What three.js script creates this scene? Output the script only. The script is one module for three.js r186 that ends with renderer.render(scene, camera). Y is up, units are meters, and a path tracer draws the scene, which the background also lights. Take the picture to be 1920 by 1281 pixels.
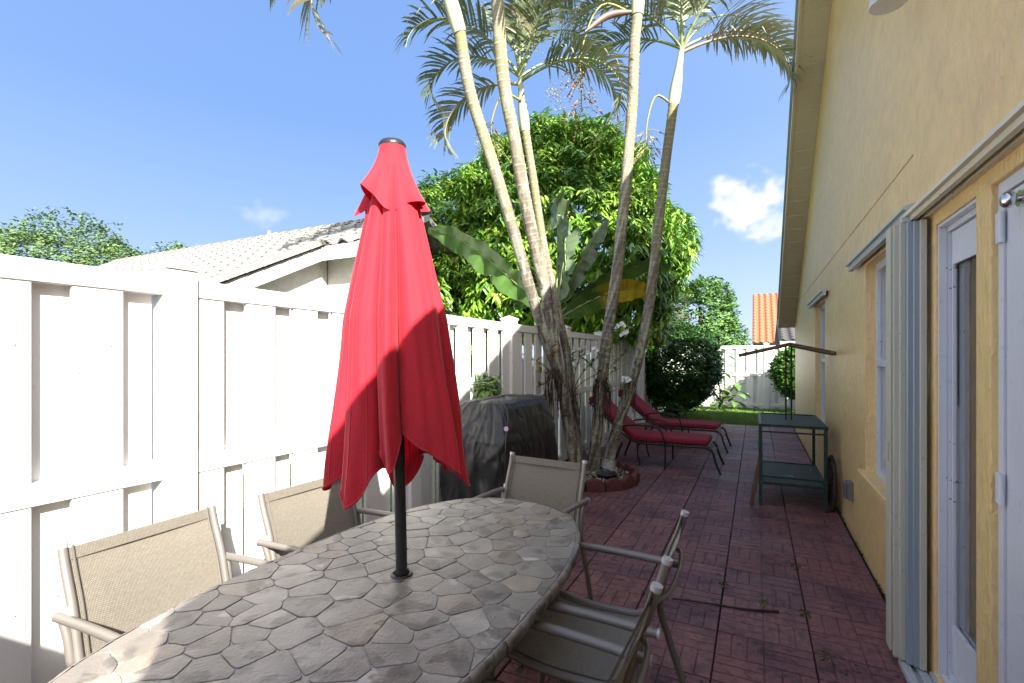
import * as THREE from 'three';
import { mergeGeometries, mergeVertices } from 'three/addons/utils/BufferGeometryUtils.js';
import { RoundedBoxGeometry } from 'three/addons/geometries/RoundedBoxGeometry.js';

// ------------------------------------------------------------------ camera, sky, sun, exposure
const scene = new THREE.Scene();
const camera = new THREE.PerspectiveCamera(69.70, 1920 / 1281, 0.05, 400);
camera.position.set(0, 1.43, 0);
camera.rotation.y = Math.atan(457 / 920);
camera.setViewOffset(1920, 1281, 0, -28.5, 1920, 1281);
const renderer = new THREE.WebGLRenderer({ antialias: true });
renderer.toneMapping = THREE.LinearToneMapping;
const EXPOSURE = 3.75, SKY_LEVEL = 1.2;
renderer.toneMappingExposure = EXPOSURE;
renderer.shadowMap.enabled = true;
const SUN = new THREE.Vector3(1, 0.82, 0.9).normalize();
const sun = new THREE.DirectionalLight(new THREE.Color(1, 0.95, 0.86), 4.9);
sun.position.copy(SUN).multiplyScalar(60);
sun.castShadow = true; sun.shadow.radius = 1;
Object.assign(sun.shadow.camera, { left: -32, right: 32, top: 32, bottom: -32, near: 1, far: 140 });
sun.shadow.mapSize.set(4096, 4096);
scene.add(sun);

// ------------------------------------------------------------------ numbers and noise
let seedState = 7;
const seed = (n) => { seedState = n >>> 0; };
const rnd = () => { seedState = (seedState + 0x6d2b79f5) | 0; let t = Math.imul(seedState ^ (seedState >>> 15), 1 | seedState); t = (t + Math.imul(t ^ (t >>> 7), 61 | t)) ^ t; return ((t ^ (t >>> 14)) >>> 0) / 4294967296; };
const rr = (a, b) => a + (b - a) * rnd();
const lerp = (a, b, t) => a + (b - a) * t;
const clamp = (x, a = 0, b = 1) => Math.min(b, Math.max(a, x));
const sstep = (a, b, x) => { const t = clamp((x - a) / (b - a)); return t * t * (3 - 2 * t); };
const hash2 = (x, y) => { let h = Math.imul(x, 374761393) ^ Math.imul(y, 668265263); h = Math.imul(h ^ (h >>> 13), 1274126177); return ((h ^ (h >>> 16)) >>> 0) / 4294967296; };
function vnoise(x, y, per = 0) {                                   // value noise, tileable when per > 0
  const xi = Math.floor(x), yi = Math.floor(y), fx = x - xi, fy = y - yi;
  const w = (v) => per ? ((v % per) + per) % per : v;
  const u = fx * fx * (3 - 2 * fx), v = fy * fy * (3 - 2 * fy);
  const a = hash2(w(xi), w(yi)), b = hash2(w(xi + 1), w(yi)), c = hash2(w(xi), w(yi + 1)), d = hash2(w(xi + 1), w(yi + 1));
  return a + (b - a) * u + (c - a) * v + (a - b - c + d) * u * v;
}
function fbm(x, y, oct = 4, per = 0) { let s = 0, a = 0.5, n = 0; for (let i = 0; i < oct; i++) { s += a * vnoise(x, y, per); n += a; x = x * 2 + 17; y = y * 2 + 29; per *= 2; a *= 0.5; if (per) { x -= 17; y -= 29; } } return s / n; }

// ------------------------------------------------------------------ the sky (air and two small clouds)
const rayOf = (u, v) => { const s = Math.sin(camera.rotation.y), c = Math.cos(camera.rotation.y), a = (u - 960) / 920, b = -(v - 669) / 920; return new THREE.Vector3(-s + a * c, b, -c - a * s).normalize(); };
{
  const W = 2048, H = 1024, d = new Float32Array(W * H * 4);
  const stops = [[-90, .34, .36, .35], [-6, .42, .48, .53], [0, .70, .80, .98], [4, .56, .72, .98], [12, .36, .55, .93], [24, .20, .385, .80], [38, .135, .305, .72], [60, .125, .29, .70], [90, .125, .29, .70]];
  const clouds = [{ c: rayOf(1398, 388), r: 0.072, k: 0.85, sx: 1.0, sy: 1.35 }, { c: rayOf(1440, 420), r: 0.04, k: 0.6, sx: 1, sy: 1.2 }, { c: rayOf(492, 404), r: 0.046, k: 0.3, sx: 0.8, sy: 2.2 }];
  for (let j = 0; j < H; j++) {
    const el = ((j + 0.5) / H - 0.5) * 180;
    let k = 0; while (k < stops.length - 2 && el > stops[k + 1][0]) k++;
    const t = clamp((el - stops[k][0]) / (stops[k + 1][0] - stops[k][0]));
    const base = [1, 2, 3].map((q) => lerp(stops[k][q], stops[k + 1][q], t));
    const ce = Math.cos(el * Math.PI / 180), y = Math.sin(el * Math.PI / 180);
    for (let i = 0; i < W; i++) {
      const az = ((i + 0.5) / W - 0.5) * 2 * Math.PI, x = Math.cos(az) * ce, z = Math.sin(az) * ce;
      let r = base[0], g = base[1], b = base[2];
      const sd = x * SUN.x + y * SUN.y + z * SUN.z;                 // the air is brighter towards the sun
      if (el > -2) { const m = 1.0 * Math.pow(Math.max(0, sd * 0.5 + 0.5), 2.2) + 2.0 * Math.pow(Math.max(0, sd), 9); r += m * 1.0; g += m * 0.93; b += m * 0.8; }
      for (const c of clouds) {
        const dx = x - c.c.x, dy = y - c.c.y, dz = z - c.c.z, hd = Math.hypot(dx, dz) * Math.sign(dx * -c.c.z + dz * c.c.x);
        const q = Math.hypot(hd / c.sx, dy * c.sy) / c.r;
        if (q > 1.3) continue;
        const n = fbm(hd * 30 + 31.3, dy * 34 + 11.7, 6);
        const w = c.k * sstep(0.0, 0.35, n * 1.15 - 0.12 - q * 0.46) * (el > -1 ? 1 : 0);
        r = lerp(r, 0.97, w); g = lerp(g, 0.98, w); b = lerp(b, 1.02, w);
      }
      const o = (j * W + i) * 4; d[o] = r * SKY_LEVEL / EXPOSURE; d[o + 1] = g * SKY_LEVEL / EXPOSURE; d[o + 2] = b * SKY_LEVEL / EXPOSURE; d[o + 3] = 1;
    }
  }
  const sky = new THREE.DataTexture(d, W, H, THREE.RGBAFormat, THREE.FloatType);
  sky.mapping = THREE.EquirectangularReflectionMapping; sky.magFilter = sky.minFilter = THREE.LinearFilter; sky.needsUpdate = true;
  scene.background = sky; scene.environment = sky;
}

// ------------------------------------------------------------------ textures and materials
function tex(n, fn, { srgb = false, repeat = 1, m = 1 } = {}) {      // fn(u, v) -> [r,g,b] (0..1) or one number; m: metres covered by one repeat (uv in metres)
  const d = new Uint8Array(n * n * 4);
  for (let j = 0; j < n; j++) for (let i = 0; i < n; i++) {
    const c = fn((i + 0.5) / n, (j + 0.5) / n), o = (j * n + i) * 4, a = Array.isArray(c) ? c : [c, c, c];
    d[o] = clamp(a[0]) * 255; d[o + 1] = clamp(a[1]) * 255; d[o + 2] = clamp(a[2]) * 255; d[o + 3] = 255;
  }
  const t = new THREE.DataTexture(d, n, n, THREE.RGBAFormat);
  t.wrapS = t.wrapT = THREE.RepeatWrapping; t.magFilter = THREE.LinearFilter; t.minFilter = THREE.LinearMipmapLinearFilter; t.generateMipmaps = true;
  if (srgb) t.colorSpace = THREE.SRGBColorSpace;
  t.repeat.set(repeat / m, repeat / m); t.needsUpdate = true;
  return t;
}
const L = (r, g, b) => new THREE.Color().setRGB(r, g, b);            // linear base colours
const std = (o) => new THREE.MeshStandardMaterial({ side: THREE.DoubleSide, ...o });
const phy = (o) => new THREE.MeshPhysicalMaterial({ side: THREE.DoubleSide, ...o });

const stuccoBump = tex(1024, (u, v) => {                             // skip-trowelled plaster: fine grain, short trowel ridges
  const ridge = (a) => 1 - Math.abs(2 * a - 1);
  const n1 = ridge(fbm(u * 26, v * 14, 4)) ** 4, n2 = fbm(u * 150, v * 130, 3), n3 = ridge(fbm(u * 44 + 9, v * 15 + 5, 3)) ** 7, n4 = fbm(u * 8, v * 8, 3, 8);
  return 0.30 * n1 + 0.34 * n2 + 0.40 * n3 + 0.15 * n4;
}, { m: 1.5 });
const stuccoMap = tex(512, (u, v) => { const a = fbm(u * 6, v * 6, 5, 6), b = fbm(u * 40, v * 40, 3, 40); const k = 0.93 + 0.05 * (a - 0.5) + 0.08 * (b - 0.5) ; return [k, k * (0.985 + 0.02 * (a - .5)), k * (0.96 + 0.05 * (0.5 - a))]; }, { srgb: true, m: 2.3 });
const vinylMap = tex(512, (u, v) => { const a = fbm(u * 5, v * 5, 4, 5), b = vnoise(u * 120, v * 9, 0), sp = sstep(0.80, 0.9, fbm(u * 34, v * 34, 2, 34)); const dot = sstep(0.84, 0.9, fbm(u * 46 + 3, v * 46 + 9, 2)) * sstep(0.55, 0.62, fbm(u * 5 + 2, v * 5, 3)), k = 0.965 - 0.035 * a + 0.012 * b - 0.05 * sp; return [k - 0.5 * dot, k * 0.995 - 0.55 * dot, k * 0.985 - 0.62 * dot]; }, { srgb: true, m: 0.9 });
const paverMap = tex(1024, (u, v) => {
  const a = fbm(u * 5, v * 5, 5, 5), g = fbm(u * 90, v * 90, 2, 90), s = sstep(0.56, 0.72, fbm(u * 9 + 3, v * 9 + 8, 5)), p = sstep(0.62, 0.8, fbm(u * 30, v * 30, 3, 30));
  const k = 0.74 + 0.30 * (a - 0.5) + 0.22 * (g - 0.5) - 0.09 * s - 0.15 * p;
  return [k, k * (0.98 + 0.10 * (a - 0.5)), k * (0.99 + 0.14 * (0.5 - a))];
}, { srgb: true, m: 1.3 });
const grainBump = tex(512, (u, v) => fbm(u * 80, v * 80, 3, 80) * 0.7 + 0.3 * fbm(u * 14, v * 14, 3, 14), { m: 0.5 });
const stoneMap = tex(1024, (u, v) => {
  const a = fbm(u * 7, v * 7, 5, 7), w = fbm(u * 5 + a * 1.5, v * 16 + a * 2, 4), vein = sstep(0.66, 0.78, w) * sstep(0.45, 0.62, fbm(u * 11, v * 11, 3, 11)), dk = sstep(0.58, 0.75, fbm(u * 13 + 5, v * 13 + 2, 4));
  const k = 0.70 + 0.34 * (a - 0.5) - 0.16 * dk;
  return [lerp(k, 0.96, vein * 0.75), lerp(k * 0.965, 0.95, vein * 0.75), lerp(k * 0.92, 0.93, vein * 0.75)];
}, { srgb: true, m: 0.8 });
const weaveMap = tex(512, (u, v) => {
  const n = 64, x = u * n, y = v * n, cx = Math.floor(x), cy = Math.floor(y), fx = x - cx, fy = y - cy, over = (cx + cy) & 1;
  const prof = over ? Math.sin(fx * Math.PI) : Math.sin(fy * Math.PI), k = 0.36 + 0.55 * prof + 0.08 * (vnoise(u * 40, v * 40, 40) - 0.5);
  return over ? [k, k * 0.98, k * 0.94] : [k * 0.86, k * 0.835, k * 0.79];
}, { srgb: true, m: 0.26 });
const clothBump = tex(256, (u, v) => 0.5 + 0.25 * Math.sin(u * 128 * 2 * Math.PI) * Math.sin(v * 128 * 2 * Math.PI) + 0.3 * (fbm(u * 20, v * 20, 3, 20) - 0.5), { m: 0.3 });
const clothMap = tex(512, (u, v) => { const a = fbm(u * 5, v * 5, 4, 5), b = fbm(u * 110, v * 110, 2, 110); const k = 0.92 + 0.10 * (a - 0.5) + 0.14 * (b - 0.5); return [k, k, k]; }, { srgb: true, m: 0.5 });
const woodMap = tex(256, (u, v) => { const g = fbm(u * 40, v * 3, 4), k = 0.55 + 0.55 * (g - 0.4); return [k, k * 0.93, k * 0.86]; }, { srgb: true, m: 0.4 });
const tileMap = tex(512, (u, v) => { const a = fbm(u * 6, v * 6, 5, 6), s = sstep(0.5, 0.72, fbm(u * 18, v * 18, 4, 18)); const k = 0.93 - 0.12 * a - 0.26 * s; return [k, k * 0.985, k * 0.955]; }, { srgb: true, m: 1.1 });
const groundMap = tex(512, (u, v) => { const k = 0.5 + 0.7 * (fbm(u * 30, v * 30, 4, 30) - 0.3); return [k, k, k]; }, { srgb: true, m: 2 });
const meshBump = tex(256, (u, v) => 0.5 + 0.5 * Math.sin(u * 64 * Math.PI) * Math.sin(v * 64 * Math.PI), { m: 0.25 });

const M = {
  stucco: std({ color: L(.93, .675, .305), map: stuccoMap, roughness: 0.40, bumpMap: stuccoBump, bumpScale: 0.007 }),
  trim: std({ color: L(.74, .68, .54), roughness: 0.55, map: vinylMap }),
  vinyl: std({ color: L(.76, .76, .755), roughness: 0.42, map: vinylMap }),
  whitePaint: std({ color: L(.72, .74, .80), roughness: 0.35, map: vinylMap }),
  neighbour: std({ color: L(.66, .66, .65), roughness: 0.8, map: stuccoMap, bumpMap: stuccoBump, bumpScale: 0.004 }),
  metalGrey: std({ color: L(.50, .52, .52), roughness: 0.45, metalness: 0.25 }),
  shutter: std({ color: L(.56, .55, .45), roughness: 0.45, map: vinylMap }),
  shutterBlue: std({ color: L(.34, .38, .42), roughness: 0.4, metalness: 0.3 }),
  glass: phy({ color: L(1, 1, 1), roughness: 0.02, transmission: 1, thickness: 0, ior: 1.5 }),
  curtain: std({ color: L(.35, .35, .38), roughness: 0.9 }),
  dark: std({ color: L(.03, .03, .032), roughness: 0.7 }),
  black: std({ color: L(.018, .018, .02), roughness: 0.38 }),
  chrome: std({ color: L(.7, .7, .7), roughness: 0.2, metalness: 1 }),
  frame: std({ color: L(.185, .168, .152), roughness: 0.42, metalness: 0.25 }),
  frameCap: std({ color: L(.42, .41, .40), roughness: 0.4, metalness: 0.2 }),
  sling: phy({ color: L(.45, .42, .375), map: weaveMap, bumpMap: weaveMap, bumpScale: 0.0012, roughness: 0.75, transmission: 0.22, thickness: 0 }),
  red: phy({ color: L(.58, .006, .026), map: clothMap, roughness: 0.85, bumpMap: clothBump, bumpScale: 0.0006, sheen: 0.12, sheenRoughness: 0.5, sheenColor: L(1, .35, .4), transmission: 0.22, thickness: 0 }),
  cushion: std({ color: L(.27, .006, .024), map: clothMap, roughness: 0.85, bumpMap: clothBump, bumpScale: 0.0008 }),
  cover: std({ color: L(.015, .0148, .016), roughness: 0.5, map: clothMap, bumpMap: clothBump, bumpScale: 0.0008 }),
  grout: std({ color: L(.33, .31, .295), roughness: 0.9, bumpMap: grainBump, bumpScale: 0.002 }),
  ironBlack: std({ color: L(.02, .021, .024), roughness: 0.45, metalness: 0.3 }),
  cartGreen: std({ color: L(.035, .10, .085), roughness: 0.5, metalness: 0.1, map: woodMap }),
  cartMesh: std({ color: L(.03, .075, .065), roughness: 0.6, bumpMap: meshBump, bumpScale: 0.003 }),
  wood: std({ color: L(.34, .25, .155), roughness: 0.8, map: woodMap }),
  woodDark: std({ color: L(.10, .055, .035), roughness: 0.85, map: woodMap }),
  bark: std({ color: L(.16, .125, .09), roughness: 0.95, map: woodMap, bumpMap: grainBump, bumpScale: 0.008 }),
  palm: std({ vertexColors: true, roughness: 0.92, bumpMap: grainBump, bumpScale: 0.003 }),
  shaft: std({ vertexColors: true, roughness: 0.5 }),
  frond: phy({ vertexColors: true, roughness: 0.5, transmission: 0.25, thickness: 0 }),
  leaf: phy({ color: L(1, 1, 1), roughness: 0.42, transmission: 0.32, thickness: 0 }),
  banana: phy({ vertexColors: true, roughness: 0.42, transmission: 0.3, thickness: 0 }),
  tile: std({ color: L(.33, .325, .31), roughness: 0.85, map: tileMap, bumpMap: grainBump, bumpScale: 0.004 }),
  tileOrange: std({ color: L(.50, .17, .085), roughness: 0.85, map: tileMap }),
  tileGrey: std({ color: L(.10, .095, .095), roughness: 0.85, map: tileMap }),
  soil: std({ color: L(.05, .036, .026), roughness: 1, map: groundMap, bumpMap: grainBump, bumpScale: 0.02 }),
  turf: std({ color: L(.10, .17, .035), roughness: 1, map: groundMap }),
  edging: std({ color: L(.28, .085, .065), roughness: 0.85, map: paverMap, bumpMap: grainBump, bumpScale: 0.002 }),
  pebble: std({ color: L(.36, .32, .27), roughness: 0.8 }),
  flower: phy({ color: L(.86, .86, .84), roughness: 0.6, transmission: 0.25, thickness: 0 }),
  plaster: std({ color: L(.30, .29, .27), roughness: 0.9 }),
};

// ------------------------------------------------------------------ building helpers
const names = new Map();
const numbered = (n) => { const k = names.get(n) || 0; names.set(n, k + 1); return k ? `${n}_${String(k).padStart(3, '0')}` : n; };
function tag(o, label, category, group) { o.userData.label = label; o.userData.category = category; if (group) o.userData.group = group; return o; }
const lit = (m) => { m.castShadow = true; m.receiveShadow = true; return m; };
function thing(name, label, category, pos = [0, 0, 0], turn = 0, group) {
  const o = new THREE.Group(); o.name = numbered(name); o.position.set(...pos); o.rotation.y = turn; scene.add(o); return tag(o, label, category, group);
}
function mesh(name, geo, mat, parent = scene, kind) {
  const m = lit(new THREE.Mesh(Array.isArray(geo) ? join(geo) : geo, mat)); m.name = parent === scene ? numbered(name) : name; if (kind) m.userData.kind = kind; parent.add(m); return m;
}
function group(name, parent) { const o = new THREE.Group(); o.name = name; parent.add(o); return o; }
const norm = (g) => { let q = g.index ? g.toNonIndexed() : g; for (const k of Object.keys(q.attributes)) if (!['position', 'normal', 'uv', 'color'].includes(k)) q.deleteAttribute(k); if (!q.attributes.normal) q.computeVertexNormals(); if (!q.attributes.uv) q.setAttribute('uv', new THREE.BufferAttribute(new Float32Array(q.attributes.position.count * 2), 2)); return q; };
const join = (list) => { const q = list.map(norm); if (!q.every((g) => g.attributes.color)) q.forEach((g) => g.deleteAttribute('color')); return mergeGeometries(q); };
function boxUV(g) {                                                 // uv in metres by dominant axis
  const q = g.index ? g.toNonIndexed() : g; q.computeVertexNormals();
  const p = q.attributes.position, n = q.attributes.normal, uv = new Float32Array(p.count * 2);
  for (let i = 0; i < p.count; i++) { const ax = Math.abs(n.getX(i)), ay = Math.abs(n.getY(i)), az = Math.abs(n.getZ(i)); const [a, b] = ax > ay && ax > az ? [p.getZ(i), p.getY(i)] : ay > az ? [p.getX(i), p.getZ(i)] : [p.getX(i), p.getY(i)]; uv[i * 2] = a; uv[i * 2 + 1] = b; }
  q.setAttribute('uv', new THREE.BufferAttribute(uv, 2)); return q;
}
const box = (x0, x1, y0, y1, z0, z1) => { const g = new THREE.BoxGeometry(Math.abs(x1 - x0), Math.abs(y1 - y0), Math.abs(z1 - z0)); g.translate((x0 + x1) / 2, (y0 + y1) / 2, (z0 + z1) / 2); return boxUV(g); };
const rbox = (x0, x1, y0, y1, z0, z1, r = 0.01, s = 2) => { const g = new RoundedBoxGeometry(Math.abs(x1 - x0), Math.abs(y1 - y0), Math.abs(z1 - z0), s, Math.min(r, Math.abs(x1 - x0) / 2.01, Math.abs(y1 - y0) / 2.01, Math.abs(z1 - z0) / 2.01)); g.translate((x0 + x1) / 2, (y0 + y1) / 2, (z0 + z1) / 2); const n = g.attributes.normal.clone(); const q = g.index ? g.toNonIndexed() : g; const keep = q.attributes.normal.clone(); boxUV(q); q.setAttribute('normal', keep); return q; };
const V = (x, y, z) => new THREE.Vector3(x, y, z);
function tube(pts, r, seg = 8, caps = true, n) {                     // r: number or function of t
  const curve = pts.length > 2 ? new THREE.CatmullRomCurve3(pts.map((p) => V(...p)), false, 'centripetal') : new THREE.LineCurve3(V(...pts[0]), V(...pts[1]));
  n = n || (pts.length > 2 ? pts.length * 5 : 1);
  const g = new THREE.TubeGeometry(curve, n, 1, seg, false), p = g.attributes.position, q = V(), c = V();
  for (let i = 0; i <= n; i++) { curve.getPointAt(i / n, c); const rad = typeof r === 'function' ? r(i / n) : r; for (let j = 0; j <= seg; j++) { const k = i * (seg + 1) + j; q.fromBufferAttribute(p, k).sub(c).multiplyScalar(rad).add(c); p.setXYZ(k, q.x, q.y, q.z); } }
  if (!caps) return norm(g);
  const out = [g];
  for (const t of [0, 1]) { const d = curve.getTangentAt(t), e = curve.getPointAt(t), rad = typeof r === 'function' ? r(t) : r; const k = new THREE.CircleGeometry(rad, seg); k.lookAt(t ? d : d.clone().negate()); k.translate(e.x, e.y, e.z); out.push(k); }
  return join(out);
}
function grid(nu, nv, fn, uvs) {                                     // surface fn(u,v) -> [x,y,z]
  const pos = [], uv = [], idx = [];
  for (let j = 0; j <= nv; j++) for (let i = 0; i <= nu; i++) { pos.push(...fn(i / nu, j / nv)); const w = uvs ? uvs(i / nu, j / nv) : [i / nu, j / nv]; uv.push(...w); }
  for (let j = 0; j < nv; j++) for (let i = 0; i < nu; i++) { const a = j * (nu + 1) + i, b = a + 1, c = a + nu + 1, d = c + 1; idx.push(a, b, d, a, d, c); }
  const g = new THREE.BufferGeometry(); g.setAttribute('position', new THREE.Float32BufferAttribute(pos, 3)); g.setAttribute('uv', new THREE.Float32BufferAttribute(uv, 2)); g.setIndex(idx); g.computeVertexNormals(); return g;
}
function paint(g, fn) { const p = g.attributes.position, c = new Float32Array(p.count * 3); for (let i = 0; i < p.count; i++) { const k = fn(p.getX(i), p.getY(i), p.getZ(i), i); c[i * 3] = k[0]; c[i * 3 + 1] = k[1]; c[i * 3 + 2] = k[2]; } g.setAttribute('color', new THREE.BufferAttribute(c, 3)); return g; }
const flat = (g, c) => paint(g, () => c);
const wallFrame = new THREE.Matrix4().makeBasis(V(0, 0, -1), V(0, 1, 0), V(1, 0, 0));

// ------------------------------------------------------------------ ground, patio, lawn
{
  const g = new THREE.PlaneGeometry(240, 240); g.rotateX(-Math.PI / 2); g.translate(0, -0.06, 0); mesh('ground', boxUV(g), M.turf, scene, 'structure');
  mesh('patio_bed', box(-2.36, 0.705, -0.055, -0.022, -11.4, 1.3), M.soil, scene, 'structure');
  mesh('lawn', box(-2.2, 6, -0.055, -0.004, -15.0, -11.42), M.turf, scene, 'structure');
}
const SLAB = 0.4288, Q = SLAB / 2;
{
  seed(11);
  const patio = new THREE.Group(); patio.name = 'patio'; patio.userData.kind = 'structure'; scene.add(patio);
  const brick = (x0, x1, z0, z1, h, ch) => {                         // a moulded brick: top face and four bevelled sides
    const a = [[x0, z0], [x1, z0], [x1, z1], [x0, z1]], b = [[x0 + ch, z0 + ch], [x1 - ch, z0 + ch], [x1 - ch, z1 - ch], [x0 + ch, z1 - ch]], pos = [];
    const hs = [0, 1, 2, 3].map(() => h + rr(-0.0006, 0.0006));
    const P = (k, top) => top ? [b[k][0], hs[k], b[k][1]] : [a[k][0], -0.008, a[k][1]];
    pos.push(...P(0, 1), ...P(2, 1), ...P(1, 1), ...P(0, 1), ...P(3, 1), ...P(2, 1));
    for (let k = 0; k < 4; k++) { const n = (k + 1) % 4; pos.push(...P(k, 0), ...P(k, 1), ...P(n, 1), ...P(k, 0), ...P(n, 1), ...P(n, 0)); }
    const g = new THREE.BufferGeometry(); g.setAttribute('position', new THREE.Float32BufferAttribute(pos, 3)); return boxUV(g);
  };
  const slab = (uo) => {
    const out = [], e = 0.0035;
    for (let qx = 0; qx < 2; qx++) for (let qz = 0; qz < 2; qz++) for (let k = 0; k < 3; k++) {
      const along = (qx + qz) % 2 === 0;                             // bricks lie along z in this quadrant
      let x0 = -SLAB / 2 + qx * Q, x1 = x0 + Q, z0 = -SLAB / 2 + qz * Q, z1 = z0 + Q;
      if (along) { x0 += k * Q / 3; x1 = x0 + Q / 3; } else { z0 += k * Q / 3; z1 = z0 + Q / 3; }
      const i = 0.0016;
      out.push(brick(Math.max(x0 + i, -SLAB / 2 + e), Math.min(x1 - i, SLAB / 2 - e), Math.max(z0 + i, -SLAB / 2 + e), Math.min(z1 - i, SLAB / 2 - e), rr(-0.0008, 0.0008), 0.0022));
    }
    const base = box(-SLAB / 2 + e, SLAB / 2 - e, -0.04, -0.0055, -SLAB / 2 + e, SLAB / 2 - e); out.push(base);
    const g = join(out), uv = g.attributes.uv; for (let i = 0; i < uv.count; i++) uv.setXY(i, uv.getX(i) + uo[0], uv.getY(i) + uo[1]);
    return g;
  };
  const geos = []; for (let k = 0; k < 9; k++) geos.push(slab([rnd() * 5, rnd() * 5]));
  const tone = [[.33, .145, .148], [.305, .132, .142], [.36, .150, .148], [.295, .138, .148], [.365, .170, .166], [.325, .156, .164]];
  const grey = [[.33, .24, .24], [.29, .185, .19]];
  const mk = (c) => std({ color: L(...c), map: paverMap, roughness: 0.62, bumpMap: grainBump, bumpScale: 0.0022 });
  const mats = tone.map(mk), gm = grey.map(mk);
  for (let r = 0; r < 29; r++) for (let c = 0; c < 7; c++) {
    const x = 0.25 + SLAB / 2 + (c - 6) * SLAB, z = -2.768 + SLAB * 5.5 - r * SLAB;
    if (z < -11.3) continue;
    const worn = (c === 4 || c === 5) && z < -6.2 && rnd() < 0.62 || z < -6 && rnd() < 0.08;
    const m = mesh('paver_slab', geos[Math.floor(rnd() * geos.length)], worn ? gm[Math.floor(rnd() * 2)] : mats[Math.floor(rnd() * mats.length)], patio);
    m.position.set(x + rr(-.0012, .0012), rr(-0.0018, 0.0012), z + rr(-.0012, .0012)); m.rotation.set(rr(-.0022, .0022), (rnd() < 0.5 ? 0 : Math.PI) + rr(-.003, .003), rr(-.0022, .0022));
  }
}

// ------------------------------------------------------------------ white vinyl fences
const POST_STEP = 1.6;
const fenceBoards = { f: rbox(-0.08, 0.08, 0.05, 1.70, 0, 0.022, 0.004, 1), b: rbox(-0.075, 0.075, 0.05, 1.70, -0.045, -0.023, 0.004, 1) };
const railGeo = (len, y0, y1) => rbox(0.062, len - 0.062, y0, y1, -0.055, 0.030, 0.005, 1);
const postGeo = rbox(-0.0635, 0.0635, -0.06, 1.80, -0.077, 0.052, 0.006, 1);
const capGeo = (() => { const g = [rbox(-0.072, 0.072, 1.797, 1.818, -0.0855, 0.0605, 0.004, 1)]; const c = new THREE.ConeGeometry(0.0985, 0.03, 4, 1); c.rotateY(Math.PI / 4); c.translate(0, 1.833, -0.0125); g.push(c); return join(g); })();
function fence(label, pos, turn, first, lens, phases = []) {
  const t = thing('vinyl_fence', label, 'fence', pos, turn);
  let x = first;
  const post = (px) => { const p = mesh('post', postGeo, M.vinyl, t); p.position.x = px; mesh('post_cap', capGeo, M.vinyl, p); };
  const rails = new Map();
  lens.forEach((len, li) => {
    post(x); const ph = phases[li] ?? 0.12;
    if (!rails.has(len)) rails.set(len, [[1.687, 1.764], [0.92, 0.998], [0.10, 0.185]].map(([a, b]) => railGeo(len, a, b)));
    for (const g of rails.get(len)) { const m = mesh('rail', g, M.vinyl, t); m.position.x = x; }
    for (let o = ph - 0.27; o < len; o += 0.27) {
      if (o > 0.02 && o < len - 0.08) { const m = mesh('board', fenceBoards.f, M.vinyl, t); m.position.x = x + o; }
      if (o + 0.135 > 0.05 && o + 0.135 < len - 0.05) { const m = mesh('board', fenceBoards.b, M.vinyl, t); m.position.x = x + o + 0.128; }
    }
    x += len;
  });
  post(x);
  return t;
}
fence('long white vinyl shadowbox fence beside the dining table and palms', [-2.222, 0, 1.96], Math.PI / 2, 0, [1.6, 1.6, 1.6, 1.6, 1.6, 1.6, 1.6, 1.6, 1.6, 1.6, 0.96], [0.12, 0.236]);
fence('white vinyl fence closing the far end of the lawn', [-2.10, -0.03, -15.0], 0, 0, [0.76, 1.6, 1.6, 1.6]);

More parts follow.
